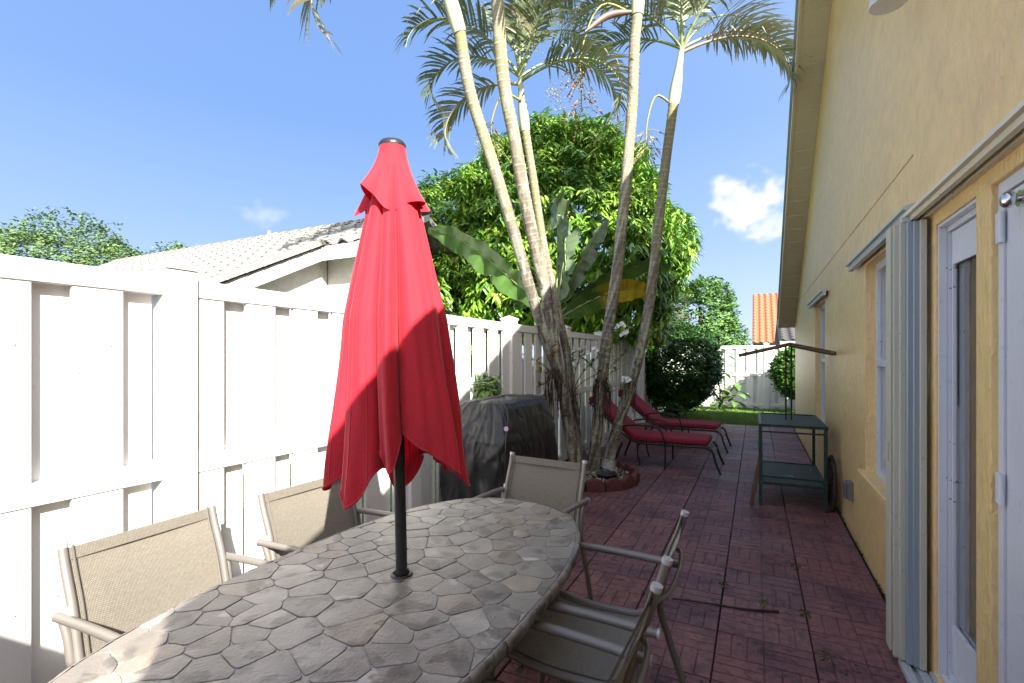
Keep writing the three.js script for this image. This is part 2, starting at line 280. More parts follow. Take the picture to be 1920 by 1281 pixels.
// ------------------------------------------------------------------ the yellow house
const WX = 0.705;
const rakeY = (a) => a < 0.2 ? 2.25 + 0.575 * 0.37 - 0.42 * (0.2 - a) : 2.25 + 0.575 * (a > 5.35 ? 10.87 - a : 10.87 - (10.7 - a));   // soffit height at distance a along the gable
{
  const t = thing('yellow_house', 'yellow stucco house with gable roof, white doors and storm shutter tracks', 'house');
  const s = new THREE.Shape(); s.moveTo(-0.25, -0.06); s.lineTo(11.13, -0.06); s.lineTo(11.13, rakeY(11.13) - 0.004); s.lineTo(5.35, rakeY(5.35) - 0.004); s.lineTo(0.2, rakeY(0.2) - 0.004); s.lineTo(-0.25, rakeY(-0.25) - 0.004);
  const hole = (a0, a1, y0, y1) => { const h = new THREE.Path(); h.moveTo(a0, y0); h.lineTo(a0, y1); h.lineTo(a1, y1); h.lineTo(a1, y0); h.closePath(); s.holes.push(h); };
  const win2 = [3.25, 4.25, 0.60, 2.08], win3 = [6.52, 7.51, 0.60, 2.08], side = [2.29, 2.73, 0.05, 2.0], door = [1.20, 2.17, 0.05, 2.0];
  for (const h of [win2, win3, side, door]) hole(...h);
  // control joint above the windows: the wall is cut there by a thin groove
  hole(3.06, 10.35, 2.427, 2.432);
  const wg = new THREE.ExtrudeGeometry(s, { depth: 0.22, bevelEnabled: true, bevelThickness: 0.006, bevelSize: 0.006, bevelOffset: -0.006, bevelSegments: 2 });
  wg.applyMatrix4(wallFrame); wg.translate(WX, 0, 0);
  mesh('wall', boxUV(norm(wg)), M.stucco, t);
  mesh('joint_backing', box(WX + 0.008, WX + 0.02, 2.40, 2.46, -10.45, -3.0), M.stucco, t);
  mesh('far_wall', box(WX + 0.23, 9, -0.06, 2.2, -11.12, -10.9), M.stucco, t);
  mesh('near_wall', box(WX + 0.23, 9, -0.06, 2.2, 0.03, 0.24), M.stucco, t);
  mesh('back_wall', box(8.8, 9, -0.06, 5.2, -10.88, 0.02), M.plaster, t);
  mesh('interior_floor', box(WX + 0.23, 8.79, -0.05, 0.03, -10.88, 0.02), M.wood, t);
  mesh('ceiling', box(WX + 0.23, 8.79, 2.45, 2.6, -10.88, 0.02), M.plaster, t);
  mesh('partition', box(3.6, 3.7, 0.04, 2.44, -10.88, 0.02), M.plaster, t);
  // roof slopes, rake boards and soffit panels along the gable
  for (const [part, pts] of [['far', [[5.345, rakeY(5.35)], [11.28, rakeY(11.28)]]], ['near', [[0.2, rakeY(0.2)], [5.345, rakeY(5.35)]]], ['kick', [[-0.86, rakeY(-0.86)], [0.199, rakeY(0.2)]]]]) {
    const rs = new THREE.Shape(); rs.moveTo(pts[0][0], pts[0][1] + 0.03); rs.lineTo(pts[1][0], pts[1][1] + 0.03); rs.lineTo(pts[1][0], pts[1][1] + 0.20); rs.lineTo(pts[0][0], pts[0][1] + 0.20);
    const g = new THREE.ExtrudeGeometry(rs, { depth: 8.9, bevelEnabled: false }); g.applyMatrix4(wallFrame); g.translate(0.455, 0, 0); mesh('roof_slope', boxUV(norm(g)), M.tileGrey, t);
    const fs = new THREE.Shape(); fs.moveTo(pts[0][0], pts[0][1] - 0.012); fs.lineTo(pts[1][0], pts[1][1] - 0.012); fs.lineTo(pts[1][0], pts[1][1] + 0.17); fs.lineTo(pts[0][0], pts[0][1] + 0.17);
    const f = new THREE.ExtrudeGeometry(fs, { depth: 0.028, bevelEnabled: false }); f.applyMatrix4(wallFrame); f.translate(0.41, 0, 0); mesh('rake_board', boxUV(norm(f)), M.trim, t);
    const ds = new THREE.Shape(); ds.moveTo(pts[0][0], pts[0][1] + 0.172); ds.lineTo(pts[1][0], pts[1][1] + 0.172); ds.lineTo(pts[1][0], pts[1][1] + 0.205); ds.lineTo(pts[0][0], pts[0][1] + 0.205);
    const dg = new THREE.ExtrudeGeometry(ds, { depth: 0.07, bevelEnabled: false }); dg.applyMatrix4(wallFrame); dg.translate(0.383, 0, 0); mesh('drip_edge', boxUV(norm(dg)), M.metalGrey, t);
    const len = Math.abs(pts[1][0] - pts[0][0]), n = Math.round(len / 0.13);
    for (let k = 0; k < n; k++) {
      const a0 = Math.min(pts[0][0], pts[1][0]) + len * k / n + 0.0015, a1 = a0 + len / n - 0.003, dip = 0.004 * (k % 2);
      const sh = new THREE.Shape(); sh.moveTo(a0, rakeY(a0) - dip); sh.lineTo(a1, rakeY(a1) - dip); sh.lineTo(a1, rakeY(a1) + 0.015); sh.lineTo(a0, rakeY(a0) + 0.015);
      const pg = new THREE.ExtrudeGeometry(sh, { depth: WX - 0.438, bevelEnabled: false }); pg.applyMatrix4(wallFrame); pg.translate(0.438, 0, 0); mesh('soffit_panel', boxUV(norm(pg)), M.trim, t);
    }
  }
  // windows
  const window_ = ([a0, a1, y0, y1]) => {
    const w = group('window', t), x0 = WX + 0.055, x1 = WX + 0.105, fr = 0.05;
    const z0 = -a0, z1 = -a1;
    mesh('window_frame', [box(x0, x1, y0, y1, z1, z1 + fr), box(x0, x1, y0, y1, z0 - fr, z0), box(x0, x1, y1 - fr, y1, z1 + fr, z0 - fr), box(x0, x1, y0, y0 + fr, z1 + fr, z0 - fr)], M.whitePaint, w);
    mesh('meeting_rail', box(x0 - 0.008, x1 - 0.012, 1.365, 1.405, z1 + fr, z0 - fr), M.whitePaint, w);
    mesh('pane', box(x0 + 0.02, x0 + 0.026, 1.405, y1 - fr, z1 + fr, z0 - fr), M.glass, w);
    mesh('pane', box(x0 + 0.02, x0 + 0.026, y0 + fr, 1.365, z1 + fr, z0 - fr), M.glass, w);
    const n = 26, len = a1 - a0 - 0.1;                               // vertical blind inside
    const bl = []; for (let k = 0; k < n; k++) { const b = box(-0.028, 0.028, y0 + 0.06, y1 - 0.06, -0.001, 0.001); b.rotateY(0.9); b.translate(x1 + 0.09, 0, z1 + 0.05 + len * (k + 0.5) / n); bl.push(b); }
    mesh('blind', bl, M.curtain, w, 'stuff');
    mesh('sill', rbox(WX - 0.035, WX + 0.054, y0 - 0.045, y0 + 0.004, z1 - 0.13, z0 + 0.13, 0.008), M.stucco, t);
    // storm shutter header: a sloped metal track on the wall
    const hs = new THREE.Shape(); hs.moveTo(0, 0); hs.lineTo(-0.075, -0.018); hs.lineTo(-0.078, -0.035); hs.lineTo(-0.06, -0.035); hs.lineTo(-0.06, -0.075); hs.lineTo(-0.03, -0.075); hs.lineTo(-0.03, -0.03); hs.lineTo(0, -0.03);
    const hg = new THREE.ExtrudeGeometry(hs, { depth: a1 - a0 + 0.66, bevelEnabled: false }); hg.translate(WX - 0.001, y1 + 0.085, z1 - 0.33); mesh('shutter_header', boxUV(norm(hg)), M.metalGrey, t);
  };
  window_(win2); window_(win3);
  // sidelight beside the door
  {
    const w = group('sidelight', t), x0 = WX + 0.032, x1 = WX + 0.082, [a0, a1, y0, y1] = side, z0 = -a0, z1 = -a1;
    mesh('jamb', [box(x0, x1, y0, y1, z1, z1 + 0.02), box(x0, x1, y0, y1, z0 - 0.02, z0), box(x0, x1, y1 - 0.035, y1, z1 + 0.02, z0 - 0.02), box(x0, x1, y0, y0 + 0.035, z1 + 0.02, z0 - 0.02)], M.whitePaint, w);
    mesh('jamb_liner', [box(WX + 0.004, x0 - 0.001, y0, y1 - 0.014, z1 + 0.001, z1 + 0.016), box(WX + 0.004, x0 - 0.001, y1 - 0.013, y1 - 0.001, z1 + 0.001, z0 - 0.001), box(WX + 0.012, x0 - 0.001, y0 + 0.001, y0 + 0.014, z1 + 0.017, z0 - 0.001)], M.whitePaint, w);
    const a = z1 + 0.022, b = z0 - 0.022, st = 0.036;
    mesh('stile', [rbox(x0 + 0.012, x1 - 0.004, y0 + 0.037, y1 - 0.037, a, a + st, 0.004), rbox(x0 + 0.012, x1 - 0.004, y0 + 0.037, y1 - 0.037, b - st, b, 0.004), rbox(x0 + 0.013, x1 - 0.005, y1 - 0.17, y1 - 0.038, a + st, b - st, 0.004), rbox(x0 + 0.013, x1 - 0.005, y0 + 0.038, y0 + 0.24, a + st, b - st, 0.004)], M.whitePaint, w);
    mesh('glazing_bead', [box(x0 + 0.004, x0 + 0.014, y0 + 0.24, y1 - 0.17, a + st, a + st + 0.009), box(x0 + 0.004, x0 + 0.014, y0 + 0.24, y1 - 0.17, b - st - 0.009, b - st), box(x0 + 0.004, x0 + 0.014, y1 - 0.184, y1 - 0.17, a + st + 0.009, b - st - 0.009), box(x0 + 0.004, x0 + 0.014, y0 + 0.24, y0 + 0.254, a + st + 0.009, b - st - 0.009)], M.whitePaint, w);
    mesh('pane', box(x0 + 0.02, x0 + 0.026, y0 + 0.24, y1 - 0.17, a + st, b - st), M.glass, w);
    mesh('threshold', box(WX - 0.02, WX + 0.010, -0.02, 0.045, -2.75, -1.18), M.metalGrey, t);
  }
  // door
  {
    const w = group('door', t), x0 = WX + 0.024, x1 = WX + 0.069, [a0, a1, y0, y1] = door, z0 = -a0, z1 = -a1;
    mesh('door_frame', [box(x0 - 0.01, x1 + 0.05, y0, y1, z1, z1 + 0.04), box(x0 - 0.01, x1 + 0.05, y0, y1, z0 - 0.04, z0), box(x0 - 0.01, x1 + 0.05, y1 - 0.04, y1, z1 + 0.04, z0 - 0.04)], M.whitePaint, w);
    const a = z1 + 0.043, b = z0 - 0.043, st = 0.13;
    mesh('door_panel', [rbox(x0 - 0.004, x1, y0 + 0.006, y1 - 0.044, a, a + st, 0.004), rbox(x0 - 0.004, x1, y0 + 0.006, y1 - 0.044, b - st, b, 0.004), rbox(x0 - 0.003, x1 - 0.001, y1 - 0.20, y1 - 0.045, a + st, b - st, 0.004), rbox(x0 - 0.003, x1 - 0.001, y0 + 0.006, y0 + 0.26, a + st, b - st, 0.004)], M.whitePaint, w);
    mesh('pane', box(x0 + 0.02, x0 + 0.026, y0 + 0.26, y1 - 0.20, a + st, b - st), M.glass, w);
    for (const y of [0.24, 1.0, 1.85]) mesh('hinge', [rbox(x0 - 0.022, x0 - 0.0105, y - 0.05, y + 0.05, z1 + 0.012, z1 + 0.042, 0.003), (() => { const c = new THREE.CylinderGeometry(0.009, 0.009, 0.1, 12); c.translate(x0 - 0.016, y, z1 + 0.043); return c; })()], M.whitePaint, w);
    const kn = new THREE.SphereGeometry(0.026, 20, 14); kn.scale(0.75, 1, 1); kn.translate(x0 - 0.045, 1.905, z1 + 0.175); const rose = new THREE.CylinderGeometry(0.024, 0.027, 0.018, 20); rose.rotateZ(Math.PI / 2); rose.translate(x0 - 0.013, 1.905, z1 + 0.175); const nk = new THREE.CylinderGeometry(0.01, 0.01, 0.03, 12); nk.rotateZ(Math.PI / 2); nk.translate(x0 - 0.03, 1.905, z1 + 0.175);
    mesh('door_knob', [kn, rose, nk], M.chrome, w);
  }
  // shutter tracks over and under the door, and the folded accordion shutter
  {
    const hs = new THREE.Shape(); hs.moveTo(0, 0); hs.lineTo(-0.085, -0.02); hs.lineTo(-0.088, -0.04); hs.lineTo(-0.07, -0.04); hs.lineTo(-0.07, -0.062); hs.lineTo(-0.05, -0.062); hs.lineTo(-0.05, -0.035); hs.lineTo(-0.03, -0.035); hs.lineTo(-0.03, -0.062); hs.lineTo(0, -0.062);
    const hg = new THREE.ExtrudeGeometry(hs, { depth: 2.1, bevelEnabled: false }); hg.translate(WX - 0.001, 2.115, -2.93); mesh('door_track', boxUV(norm(hg)), M.trim, t);
    mesh('floor_track', [rbox(WX - 0.11, WX - 0.075, 0.0, 0.03, -2.85, -1.0, 0.003), rbox(WX - 0.055, WX - 0.022, 0.0, 0.03, -2.85, -1.0, 0.003), box(WX - 0.075, WX - 0.055, 0.0, 0.012, -2.85, -1.0)], M.metalGrey, t);
    const sh = group('accordion_shutter', t);
    const y0 = 0.032, y1 = 2.045, xs = [0.586, 0.606, 0.627, 0.648, 0.669];
    const blade = (x, z0, z1, mat, dy = 0) => mesh('blade', [rbox(x - 0.004, x + 0.004, y0, y1 - dy, z0, z1, 0.003, 1), rbox(x - 0.012, x + 0.012, y0 + 0.003, y1 - dy - 0.003, z0 - 0.012, z0 + 0.012, 0.004, 1), rbox(x - 0.010, x + 0.010, y0 + 0.004, y1 - dy - 0.004, (z0 + z1) / 2 - 0.008, (z0 + z1) / 2 + 0.008, 0.004, 1), rbox(x - 0.012, x + 0.012, y0 + 0.003, y1 - dy - 0.003, z1 - 0.012, z1 + 0.012, 0.004, 1)], mat, sh);
    blade(xs[0], -2.97, -2.84, M.shutter); blade(xs[1], -2.945, -2.825, M.shutter); blade(xs[2], -2.955, -2.80, M.shutterBlue); blade(xs[3], -2.93, -2.79, M.shutterBlue); blade(xs[4], -2.95, -2.775, M.shutter);
    mesh('end_stile', [rbox(0.5715, 0.5815, y0, y1, -2.968, -2.89, 0.004, 1)], M.shutter, sh);
    mesh('latch', [rbox(0.565, 0.571, 0.93, 1.02, -2.96, -2.90, 0.004, 1)], M.shutter, sh);
    mesh('roller', [rbox(0.60, 0.64, y1, y1 + 0.03, -2.86, -2.82, 0.006, 1)], M.metalGrey, sh);
  }
  // small wall box and the lamp high on the gable
  const ob = group('outlet_box', t); mesh('box', rbox(WX - 0.05, WX - 0.002, 0.285, 0.425, -4.80, -4.70, 0.006), M.frame, ob); mesh('cover', rbox(WX - 0.066, WX - 0.0505, 0.29, 0.42, -4.795, -4.705, 0.006), M.frame, ob);
  const lp = group('wall_lamp', t); mesh('lamp_body', (() => { const c = new THREE.CylinderGeometry(0.055, 0.075, 0.22, 24); c.translate(0.56, 3.2, -2.86); return c; })(), M.whitePaint, lp); mesh('lamp_arm', rbox(0.58, WX - 0.002, 3.24, 3.29, -2.885, -2.835, 0.008), M.whitePaint, lp);
}
// the wing of the house behind the terrace door, across the end of the terrace
{
  const t = thing('house_wing', 'yellow stucco wing of the house across the near end of the patio', 'house');
  mesh('wall', box(-0.25, 8.7, -0.06, 2.10, 1.42, 1.62), M.stucco, t);
  const rs = new THREE.Shape(); rs.moveTo(1.17, 2.12); rs.lineTo(1.17, 2.225); rs.lineTo(6.5, 4.5); rs.lineTo(6.5, 4.3);
  const g = new THREE.ExtrudeGeometry(rs, { depth: 9.1, bevelEnabled: false }); g.applyMatrix4(new THREE.Matrix4().makeBasis(V(0, 0, 1), V(0, 1, 0), V(-1, 0, 0))); g.translate(8.7, 0, 0); mesh('roof_slope', boxUV(norm(g)), M.tileGrey, t);
  mesh('side_wall', box(-0.25, -0.05, -0.06, 2.10, 1.63, 6.5), M.stucco, t);
}

// ------------------------------------------------------------------ the neighbour's house with white roof tiles
let rake, ridge;
const tileGeo = (() => {                                             // one S tile: a barrel and a flat pan, with a thick front edge
  const prof = []; const n = 8;
  for (let i = 0; i <= n; i++) { const u = i / n; prof.push([u * 0.30 - 0.15, u < 0.62 ? 0.055 * Math.sin(Math.PI * u / 0.62) : -0.012 * Math.sin(Math.PI * (u - 0.62) / 0.38)]); }
  const len = 0.41, pos = [], uv = [], idx = [];
  const add = (x, y, z) => { pos.push(x, y, z); uv.push(x, z); };
  prof.forEach(([x, y]) => add(x, y + 0.012, 0)); prof.forEach(([x, y]) => add(x, y + 0.030, len)); prof.forEach(([x, y]) => add(x, y + 0.008, len)); 
  const m = n + 1;
  for (let i = 0; i < n; i++) { idx.push(i, i + m, i + 1, i + 1, i + m, i + m + 1); idx.push(i + m, i + 2 * m, i + m + 1, i + m + 1, i + 2 * m, i + 2 * m + 1); }
  const g = new THREE.BufferGeometry(); g.setAttribute('position', new THREE.Float32BufferAttribute(pos, 3)); g.setAttribute('uv', new THREE.Float32BufferAttribute(uv, 2)); g.setIndex(idx); return norm(g);
})();
{
  seed(23);
  const t = thing('white_house', 'white stucco neighbouring house with weathered white tile roof', 'house');
  const sl = 0.49, ridgeZ = -6.75, ridgeY = 3.81, ang = Math.atan(sl), roofY = (z) => ridgeY - sl * (z - ridgeZ);
  // walls
  const gab = (a0, a1, top, x0, x1, nm) => { const s = new THREE.Shape(); s.moveTo(a0, -0.06); s.lineTo(a1, -0.06); s.lineTo(a1, top(a1)); s.lineTo(a0, top(a0)); const g = new THREE.ExtrudeGeometry(s, { depth: x1 - x0, bevelEnabled: false }); g.applyMatrix4(wallFrame); g.translate(x0, 0, 0); mesh(nm, boxUV(norm(g)), M.neighbour, t); };
  gab(3.55, 5.42, (a) => roofY(-a) - 0.16, -5.98, -5.82, 'wall');
  mesh('wall', box(-5.81, -5.06, -0.06, roofY(-5.42) - 0.16, -5.58, -5.42), M.neighbour, t);
  gab(5.42, 12.4, (a) => Math.min(roofY(-a), ridgeY - sl * (a + ridgeZ)) - 0.16, -5.22, -5.05, 'wall');
  mesh('wall', box(-15, -6.0, -0.06, roofY(-3.6) - 0.16, -3.72, -3.56), M.neighbour, t);
  // roof decks
  const deck = (x0, x1, z0, z1) => { const s = new THREE.Shape(); s.moveTo(-z0, roofY(z0) - 0.10); s.lineTo(-z1, roofY(z1) - 0.10); s.lineTo(-z1, roofY(z1) + 0.0); s.lineTo(-z0, roofY(z0) + 0.0); const g = new THREE.ExtrudeGeometry(s, { depth: x1 - x0, bevelEnabled: false }); g.applyMatrix4(wallFrame); g.translate(x0, 0, 0); return boxUV(norm(g)); };
  mesh('roof_deck', deck(-14.6, -5.62, -3.15, ridgeZ), M.neighbour, t); mesh('roof_deck', deck(-5.62, -4.90, -5.12, ridgeZ), M.neighbour, t);
  { const s = new THREE.Shape(); s.moveTo(-ridgeZ, ridgeY - 0.1); s.lineTo(10.8, ridgeY - 0.1 - sl * 4.05); s.lineTo(10.8, ridgeY - sl * 4.05); s.lineTo(-ridgeZ, ridgeY); const g = new THREE.ExtrudeGeometry(s, { depth: 9.68, bevelEnabled: false }); g.applyMatrix4(wallFrame); g.translate(-14.6, 0, 0); mesh('roof_deck', boxUV(norm(g)), M.tile, t); }
  // fascia boards under the tiles
  mesh('fascia', box(-5.62, -4.91, roofY(-5.12) - 0.20, roofY(-5.12) - 0.012, -5.118, -5.09), M.vinyl, t);
  { const s = new THREE.Shape(); s.moveTo(3.15, roofY(-3.15) - 0.19); s.lineTo(5.12, roofY(-5.12) - 0.19); s.lineTo(5.12, roofY(-5.12) - 0.02); s.lineTo(3.15, roofY(-3.15) - 0.02); const g = new THREE.ExtrudeGeometry(s, { depth: 0.03, bevelEnabled: false }); g.applyMatrix4(wallFrame); g.translate(-5.615, 0, 0); mesh('rake_board', boxUV(norm(g)), M.vinyl, t); }
  mesh('soffit', box(-5.81, -5.07, roofY(-5.4) - 0.175, roofY(-5.4) - 0.162, -5.41, -5.12), M.vinyl, t);
  // tiles row by row
  const rest = [], step = 0.33, q = new THREE.Quaternion().setFromAxisAngle(V(1, 0, 0), ang);
  const place = (x, z, far) => {
    const sx = 1 + rr(-.01, .01), yy = roofY(z) + 0.004;
    if (!far) { const m = mesh('roof_tile', tileGeo, M.tile, t); m.position.set(x, yy, z); m.quaternion.copy(q); m.rotateY(rr(-.012, .012)); m.scale.set(sx, 1, 1); }
    else { const g = tileGeo.clone(); g.applyMatrix4(new THREE.Matrix4().compose(V(x, yy, z), q, V(sx, 1, 1))); rest.push(g); }
  };
  const dz = step * Math.cos(ang);
  for (let r = 0; r < 11; r++) for (let c = 0; c < 30; c++) { const x = -5.80 - c * 0.30, z = ridgeZ + r * dz; place(x, z, r > 9 || x < -14.3 || (c > 26 && r > 5) || (c < 8 && r > 8)); }
  for (let r = 0; r < 5; r++) for (let c = 0; c < 2; c++) place(-5.47 + c * 0.30, ridgeZ + 0.05 + r * dz, false);
  if (rest.length) mesh('lower_tiles', rest, M.tile, t, 'stuff');
  // rake caps lie along the edge of the roof, ridge caps along the top
  const pts = []; for (let k = 0; k < 8; k++) pts.push(-5.02 + k * 0.245);
  for (const z of pts) { const m = mesh('rake_cap', (rake ||= rakeCap()), M.tile, t); m.position.set(-5.64, roofY(z) + 0.035, z); m.rotation.x = ang; }
  for (let k = 0; k < 29; k++) { const m = mesh('ridge_cap', (ridge ||= ridgeCap()), M.tile, t); m.position.set(-5.08 - k * 0.34, ridgeY + 0.03, ridgeZ); }
  mesh('vent_pipe', tube([[-8.35, 3.5, -6.35], [-8.35, 3.84, -6.35]], 0.03, 10), M.metalGrey, t); mesh('vent_pipe', tube([[-8.1, 3.5, -6.3], [-8.1, 3.76, -6.3]], 0.045, 10), M.metalGrey, t);
}
/* caps */
function halfBarrel(len, r0, r1) { return grid(10, 3, (u, v) => { const a = Math.PI * u, r = lerp(r0, r1, v); return [r * Math.cos(a), r * Math.sin(a) * 0.85, lerp(len / 2, -len / 2, v)]; }, (u, v) => [u * 0.25, v * len]); }
function rakeCap() { const a = halfBarrel(0.33, 0.105, 0.088), lip = grid(10, 1, (u, v) => { const an = Math.PI * u, r = lerp(0.105, 0.086, v); return [r * Math.cos(an), r * Math.sin(an) * 0.85, 0.165]; }); return join([a, lip]); }
function ridgeCap() { const g = rakeCap(); g.rotateY(Math.PI / 2); return g; }

// far houses behind the end fence
function farHouse(label, pos, w, eave, ridgeH, depth, roofMat, wallMat, turn) {
  const t = thing('far_house', label, 'house', pos, turn);
  mesh('wall', box(-w / 2 + 0.4, w / 2 - 0.4, -0.06, eave - 0.12, -depth / 2 + 0.4, depth / 2 - 0.4), wallMat, t);
  const s = Math.hypot(ridgeH - eave, depth / 2), a = Math.atan2(ridgeH - eave, depth / 2);
  for (const sg of [1, -1]) {
    const g = []; const n = Math.round(w / 0.3), rows = Math.round(s / 0.34);
    for (let r = 0; r < rows; r++) for (let c = 0; c < n; c++) { const q = tileGeo.clone(); q.translate(-w / 2 + 0.15 + c * 0.3, 0.01, r * 0.34); g.push(q); }
    const m = mesh('roof_tiles', g, roofMat, t, 'stuff'); m.rotation.order = 'YXZ'; m.rotation.y = sg > 0 ? 0 : Math.PI; m.rotation.x = a; m.position.set(0, ridgeH, 0);
    const d = box(-w / 2, w / 2, -0.12, -0.0, 0, s); const k = mesh('roof_deck', d, wallMat, t); k.rotation.order = 'YXZ'; k.rotation.y = m.rotation.y; k.rotation.x = a; k.position.set(0, ridgeH, 0);
  }
  return t;
}

// ------------------------------------------------------------------ foliage
const leafGeo = (len, wid, droop, n = 4) => {                       // lanceolate leaf along +z, normal +y, folded a little on the midrib
  const pos = [], idx = [];
  for (let i = 0; i <= n; i++) { const t = i / n, w = wid / 2 * Math.pow(Math.sin(Math.PI * Math.min(1, 0.06 + 0.94 * t)), 0.75), z = len * t, y = -droop * len * t * t; pos.push(-w, y + w * 0.22, z, 0, y, z, w, y + w * 0.22, z); }
  for (let i = 0; i < n; i++) { const a = i * 3, b = a + 3; idx.push(a, a + 1, b + 1, a, b + 1, b, a + 1, a + 2, b + 2, a + 1, b + 2, b + 1); }
  const g = new THREE.BufferGeometry(); g.setAttribute('position', new THREE.Float32BufferAttribute(pos, 3)); g.setIndex(idx); g.computeVertexNormals(); g.setAttribute('uv', new THREE.BufferAttribute(new Float32Array(pos.length / 3 * 2), 2)); return g;
};
const tmp = { m: new THREE.Matrix4(), x: V(), y: V(), z: V(), c: new THREE.Color() };
// crown: blobs [x,y,z,rx,ry,rz]; clumps of leaves near the surface of their union
function crown(parent, name, blobs, { clumps, per, geo, mat = M.leaf, cols, droop = 0.5, shell = 0.35, spread = 0.13, size = [0.8, 1.2], keep = () => true, rough = 0.22 }) {
  const mats = [], colr = [], wsum = blobs.reduce((s, b) => s + b[3] * b[4] + b[4] * b[5] + b[3] * b[5], 0);
  let made = 0, tries = 0;
  while (made < clumps && tries++ < clumps * 30) {
    let pick = rnd() * wsum, b = blobs[0]; for (const k of blobs) { pick -= k[3] * k[4] + k[4] * k[5] + k[3] * k[5]; if (pick <= 0) { b = k; break; } }
    const th = rnd() * 2 * Math.PI, cy = rr(-1, 1), sy = Math.sqrt(1 - cy * cy), d = V(sy * Math.cos(th), cy, sy * Math.sin(th));
    const lump = 1 + rough * (fbm(d.x * 3 + b[0] * 3 + 40, d.y * 3 + d.z * 2.3 + 60, 3) * 2 - 1);
    const rad = lump * (1 - shell * rnd() * rnd());
    const p = V(b[0] + d.x * b[3] * rad, b[1] + d.y * b[4] * rad, b[2] + d.z * b[5] * rad);
    let inside = false; for (const k of blobs) if (k !== b && ((p.x - k[0]) / k[3]) ** 2 + ((p.y - k[1]) / k[4]) ** 2 + ((p.z - k[2]) / k[5]) ** 2 < 0.55) { inside = true; break; }
    if (inside || !keep(p, d)) continue;
    made++;
    const tone = cols[Math.floor(rnd() * cols.length)], bright = rr(0.75, 1.25);
    for (let i = 0; i < per; i++) {
      const a = rnd() * 2 * Math.PI, e = rr(-0.5, 0.7);
      tmp.z.set(Math.cos(a) * Math.cos(e), Math.sin(e), Math.sin(a) * Math.cos(e)).addScaledVector(d, 0.55).add(V(0, -droop * rr(0.4, 1.3), 0)).normalize();
      tmp.y.set(rr(-.4, .4), 1, rr(-.4, .4)).addScaledVector(d, 0.7).normalize(); tmp.x.crossVectors(tmp.y, tmp.z).normalize(); tmp.y.crossVectors(tmp.z, tmp.x);
      const s = rr(size[0], size[1]), o = V(p.x + rr(-1, 1) * spread * 0.5, p.y + rr(-1, 1) * spread * 0.5, p.z + rr(-1, 1) * spread * 0.5);
      tmp.m.makeBasis(tmp.x.clone().multiplyScalar(s), tmp.y.clone().multiplyScalar(s), tmp.z.clone().multiplyScalar(s)).setPosition(o);
      mats.push(tmp.m.clone()); const v = bright * rr(0.82, 1.18); colr.push([tone[0] * v, tone[1] * v, tone[2] * v]);
    }
  }
  const im = new THREE.InstancedMesh(geo, mat, mats.length); mats.forEach((m, i) => { im.setMatrixAt(i, m); im.setColorAt(i, tmp.c.setRGB(...colr[i])); });
  im.name = name; im.userData.kind = 'stuff'; lit(im); parent.add(im); return im;
}
const limb = (pts, r0, r1) => tube(pts, (t) => lerp(r0, r1, t), 9, true);
{
  seed(31);
  const t = thing('mango_tree', 'big rounded mango tree with glossy drooping leaves behind the fence', 'tree', [-3.55, 0, -9.4]);
  const B = [[-0.1, 3.95, 0, 2.3, 1.95, 2.1], [-1.5, 3.5, 0.4, 1.55, 1.5, 1.5], [1.05, 3.45, 0.5, 1.35, 1.5, 1.4], [0.0, 4.85, 0.2, 1.6, 1.15, 1.5], [1.15, 2.4, 0.2, 1.05, 1.25, 1.1], [-0.6, 2.9, 1.0, 1.5, 1.1, 1.3], [1.45, 3.5, -0.3, 1.1, 1.2, 1.2], [-1.5, 2.5, 1.3, 1.1, 1.0, 1.1], [-2.0, 3.9, 0.9, 1.2, 1.3, 1.2]];
  mesh('trunk', [limb([[0.1, -0.06, 0], [0.05, 0.9, 0.02], [-0.1, 1.7, 0.1]], 0.2, 0.14), limb([[-0.1, 1.6, 0.1], [-0.8, 2.6, 0.3], [-1.5, 3.6, 0.4]], 0.11, 0.04), limb([[-0.1, 1.65, 0.1], [0.2, 3.2, 0], [0.2, 5.0, 0.2]], 0.12, 0.04)], M.bark, t);
  mesh('branch', limb([[0.0, 1.3, 0.0], [0.8, 1.65, 0.3], [1.5, 2.4, 0.4]], 0.09, 0.04), M.bark, t);
  mesh('branch', limb([[-0.1, 1.5, 0.05], [0.6, 2.6, -0.4], [1.8, 3.6, -0.6]], 0.09, 0.03), M.bark, t);
  crown(t, 'crown', B, { clumps: 4700, per: 13, geo: leafGeo(0.185, 0.043, 0.35), cols: [[.19, .36, .03], [.14, .30, .028], [.25, .43, .042], [.09, .21, .022], [.30, .45, .055]], droop: 0.75, spread: 0.16, shell: 0.4, keep: (p) => p.y > (p.x > 0.5 ? 1.75 : 1.15) && !(p.z > 1.6 && p.y < 2.0) });
  crown(t, 'flower_panicles', [[0.3, 5.5, 0.4, 1.5, 0.9, 1.3], [1.4, 4.4, 0.5, 1.4, 1.2, 1.3]], { clumps: 16, per: 70, geo: leafGeo(0.035, 0.02, 0.1, 2), cols: [[.42, .36, .16], [.38, .30, .12]], droop: -0.6, spread: 0.28, shell: 0.05 });
}
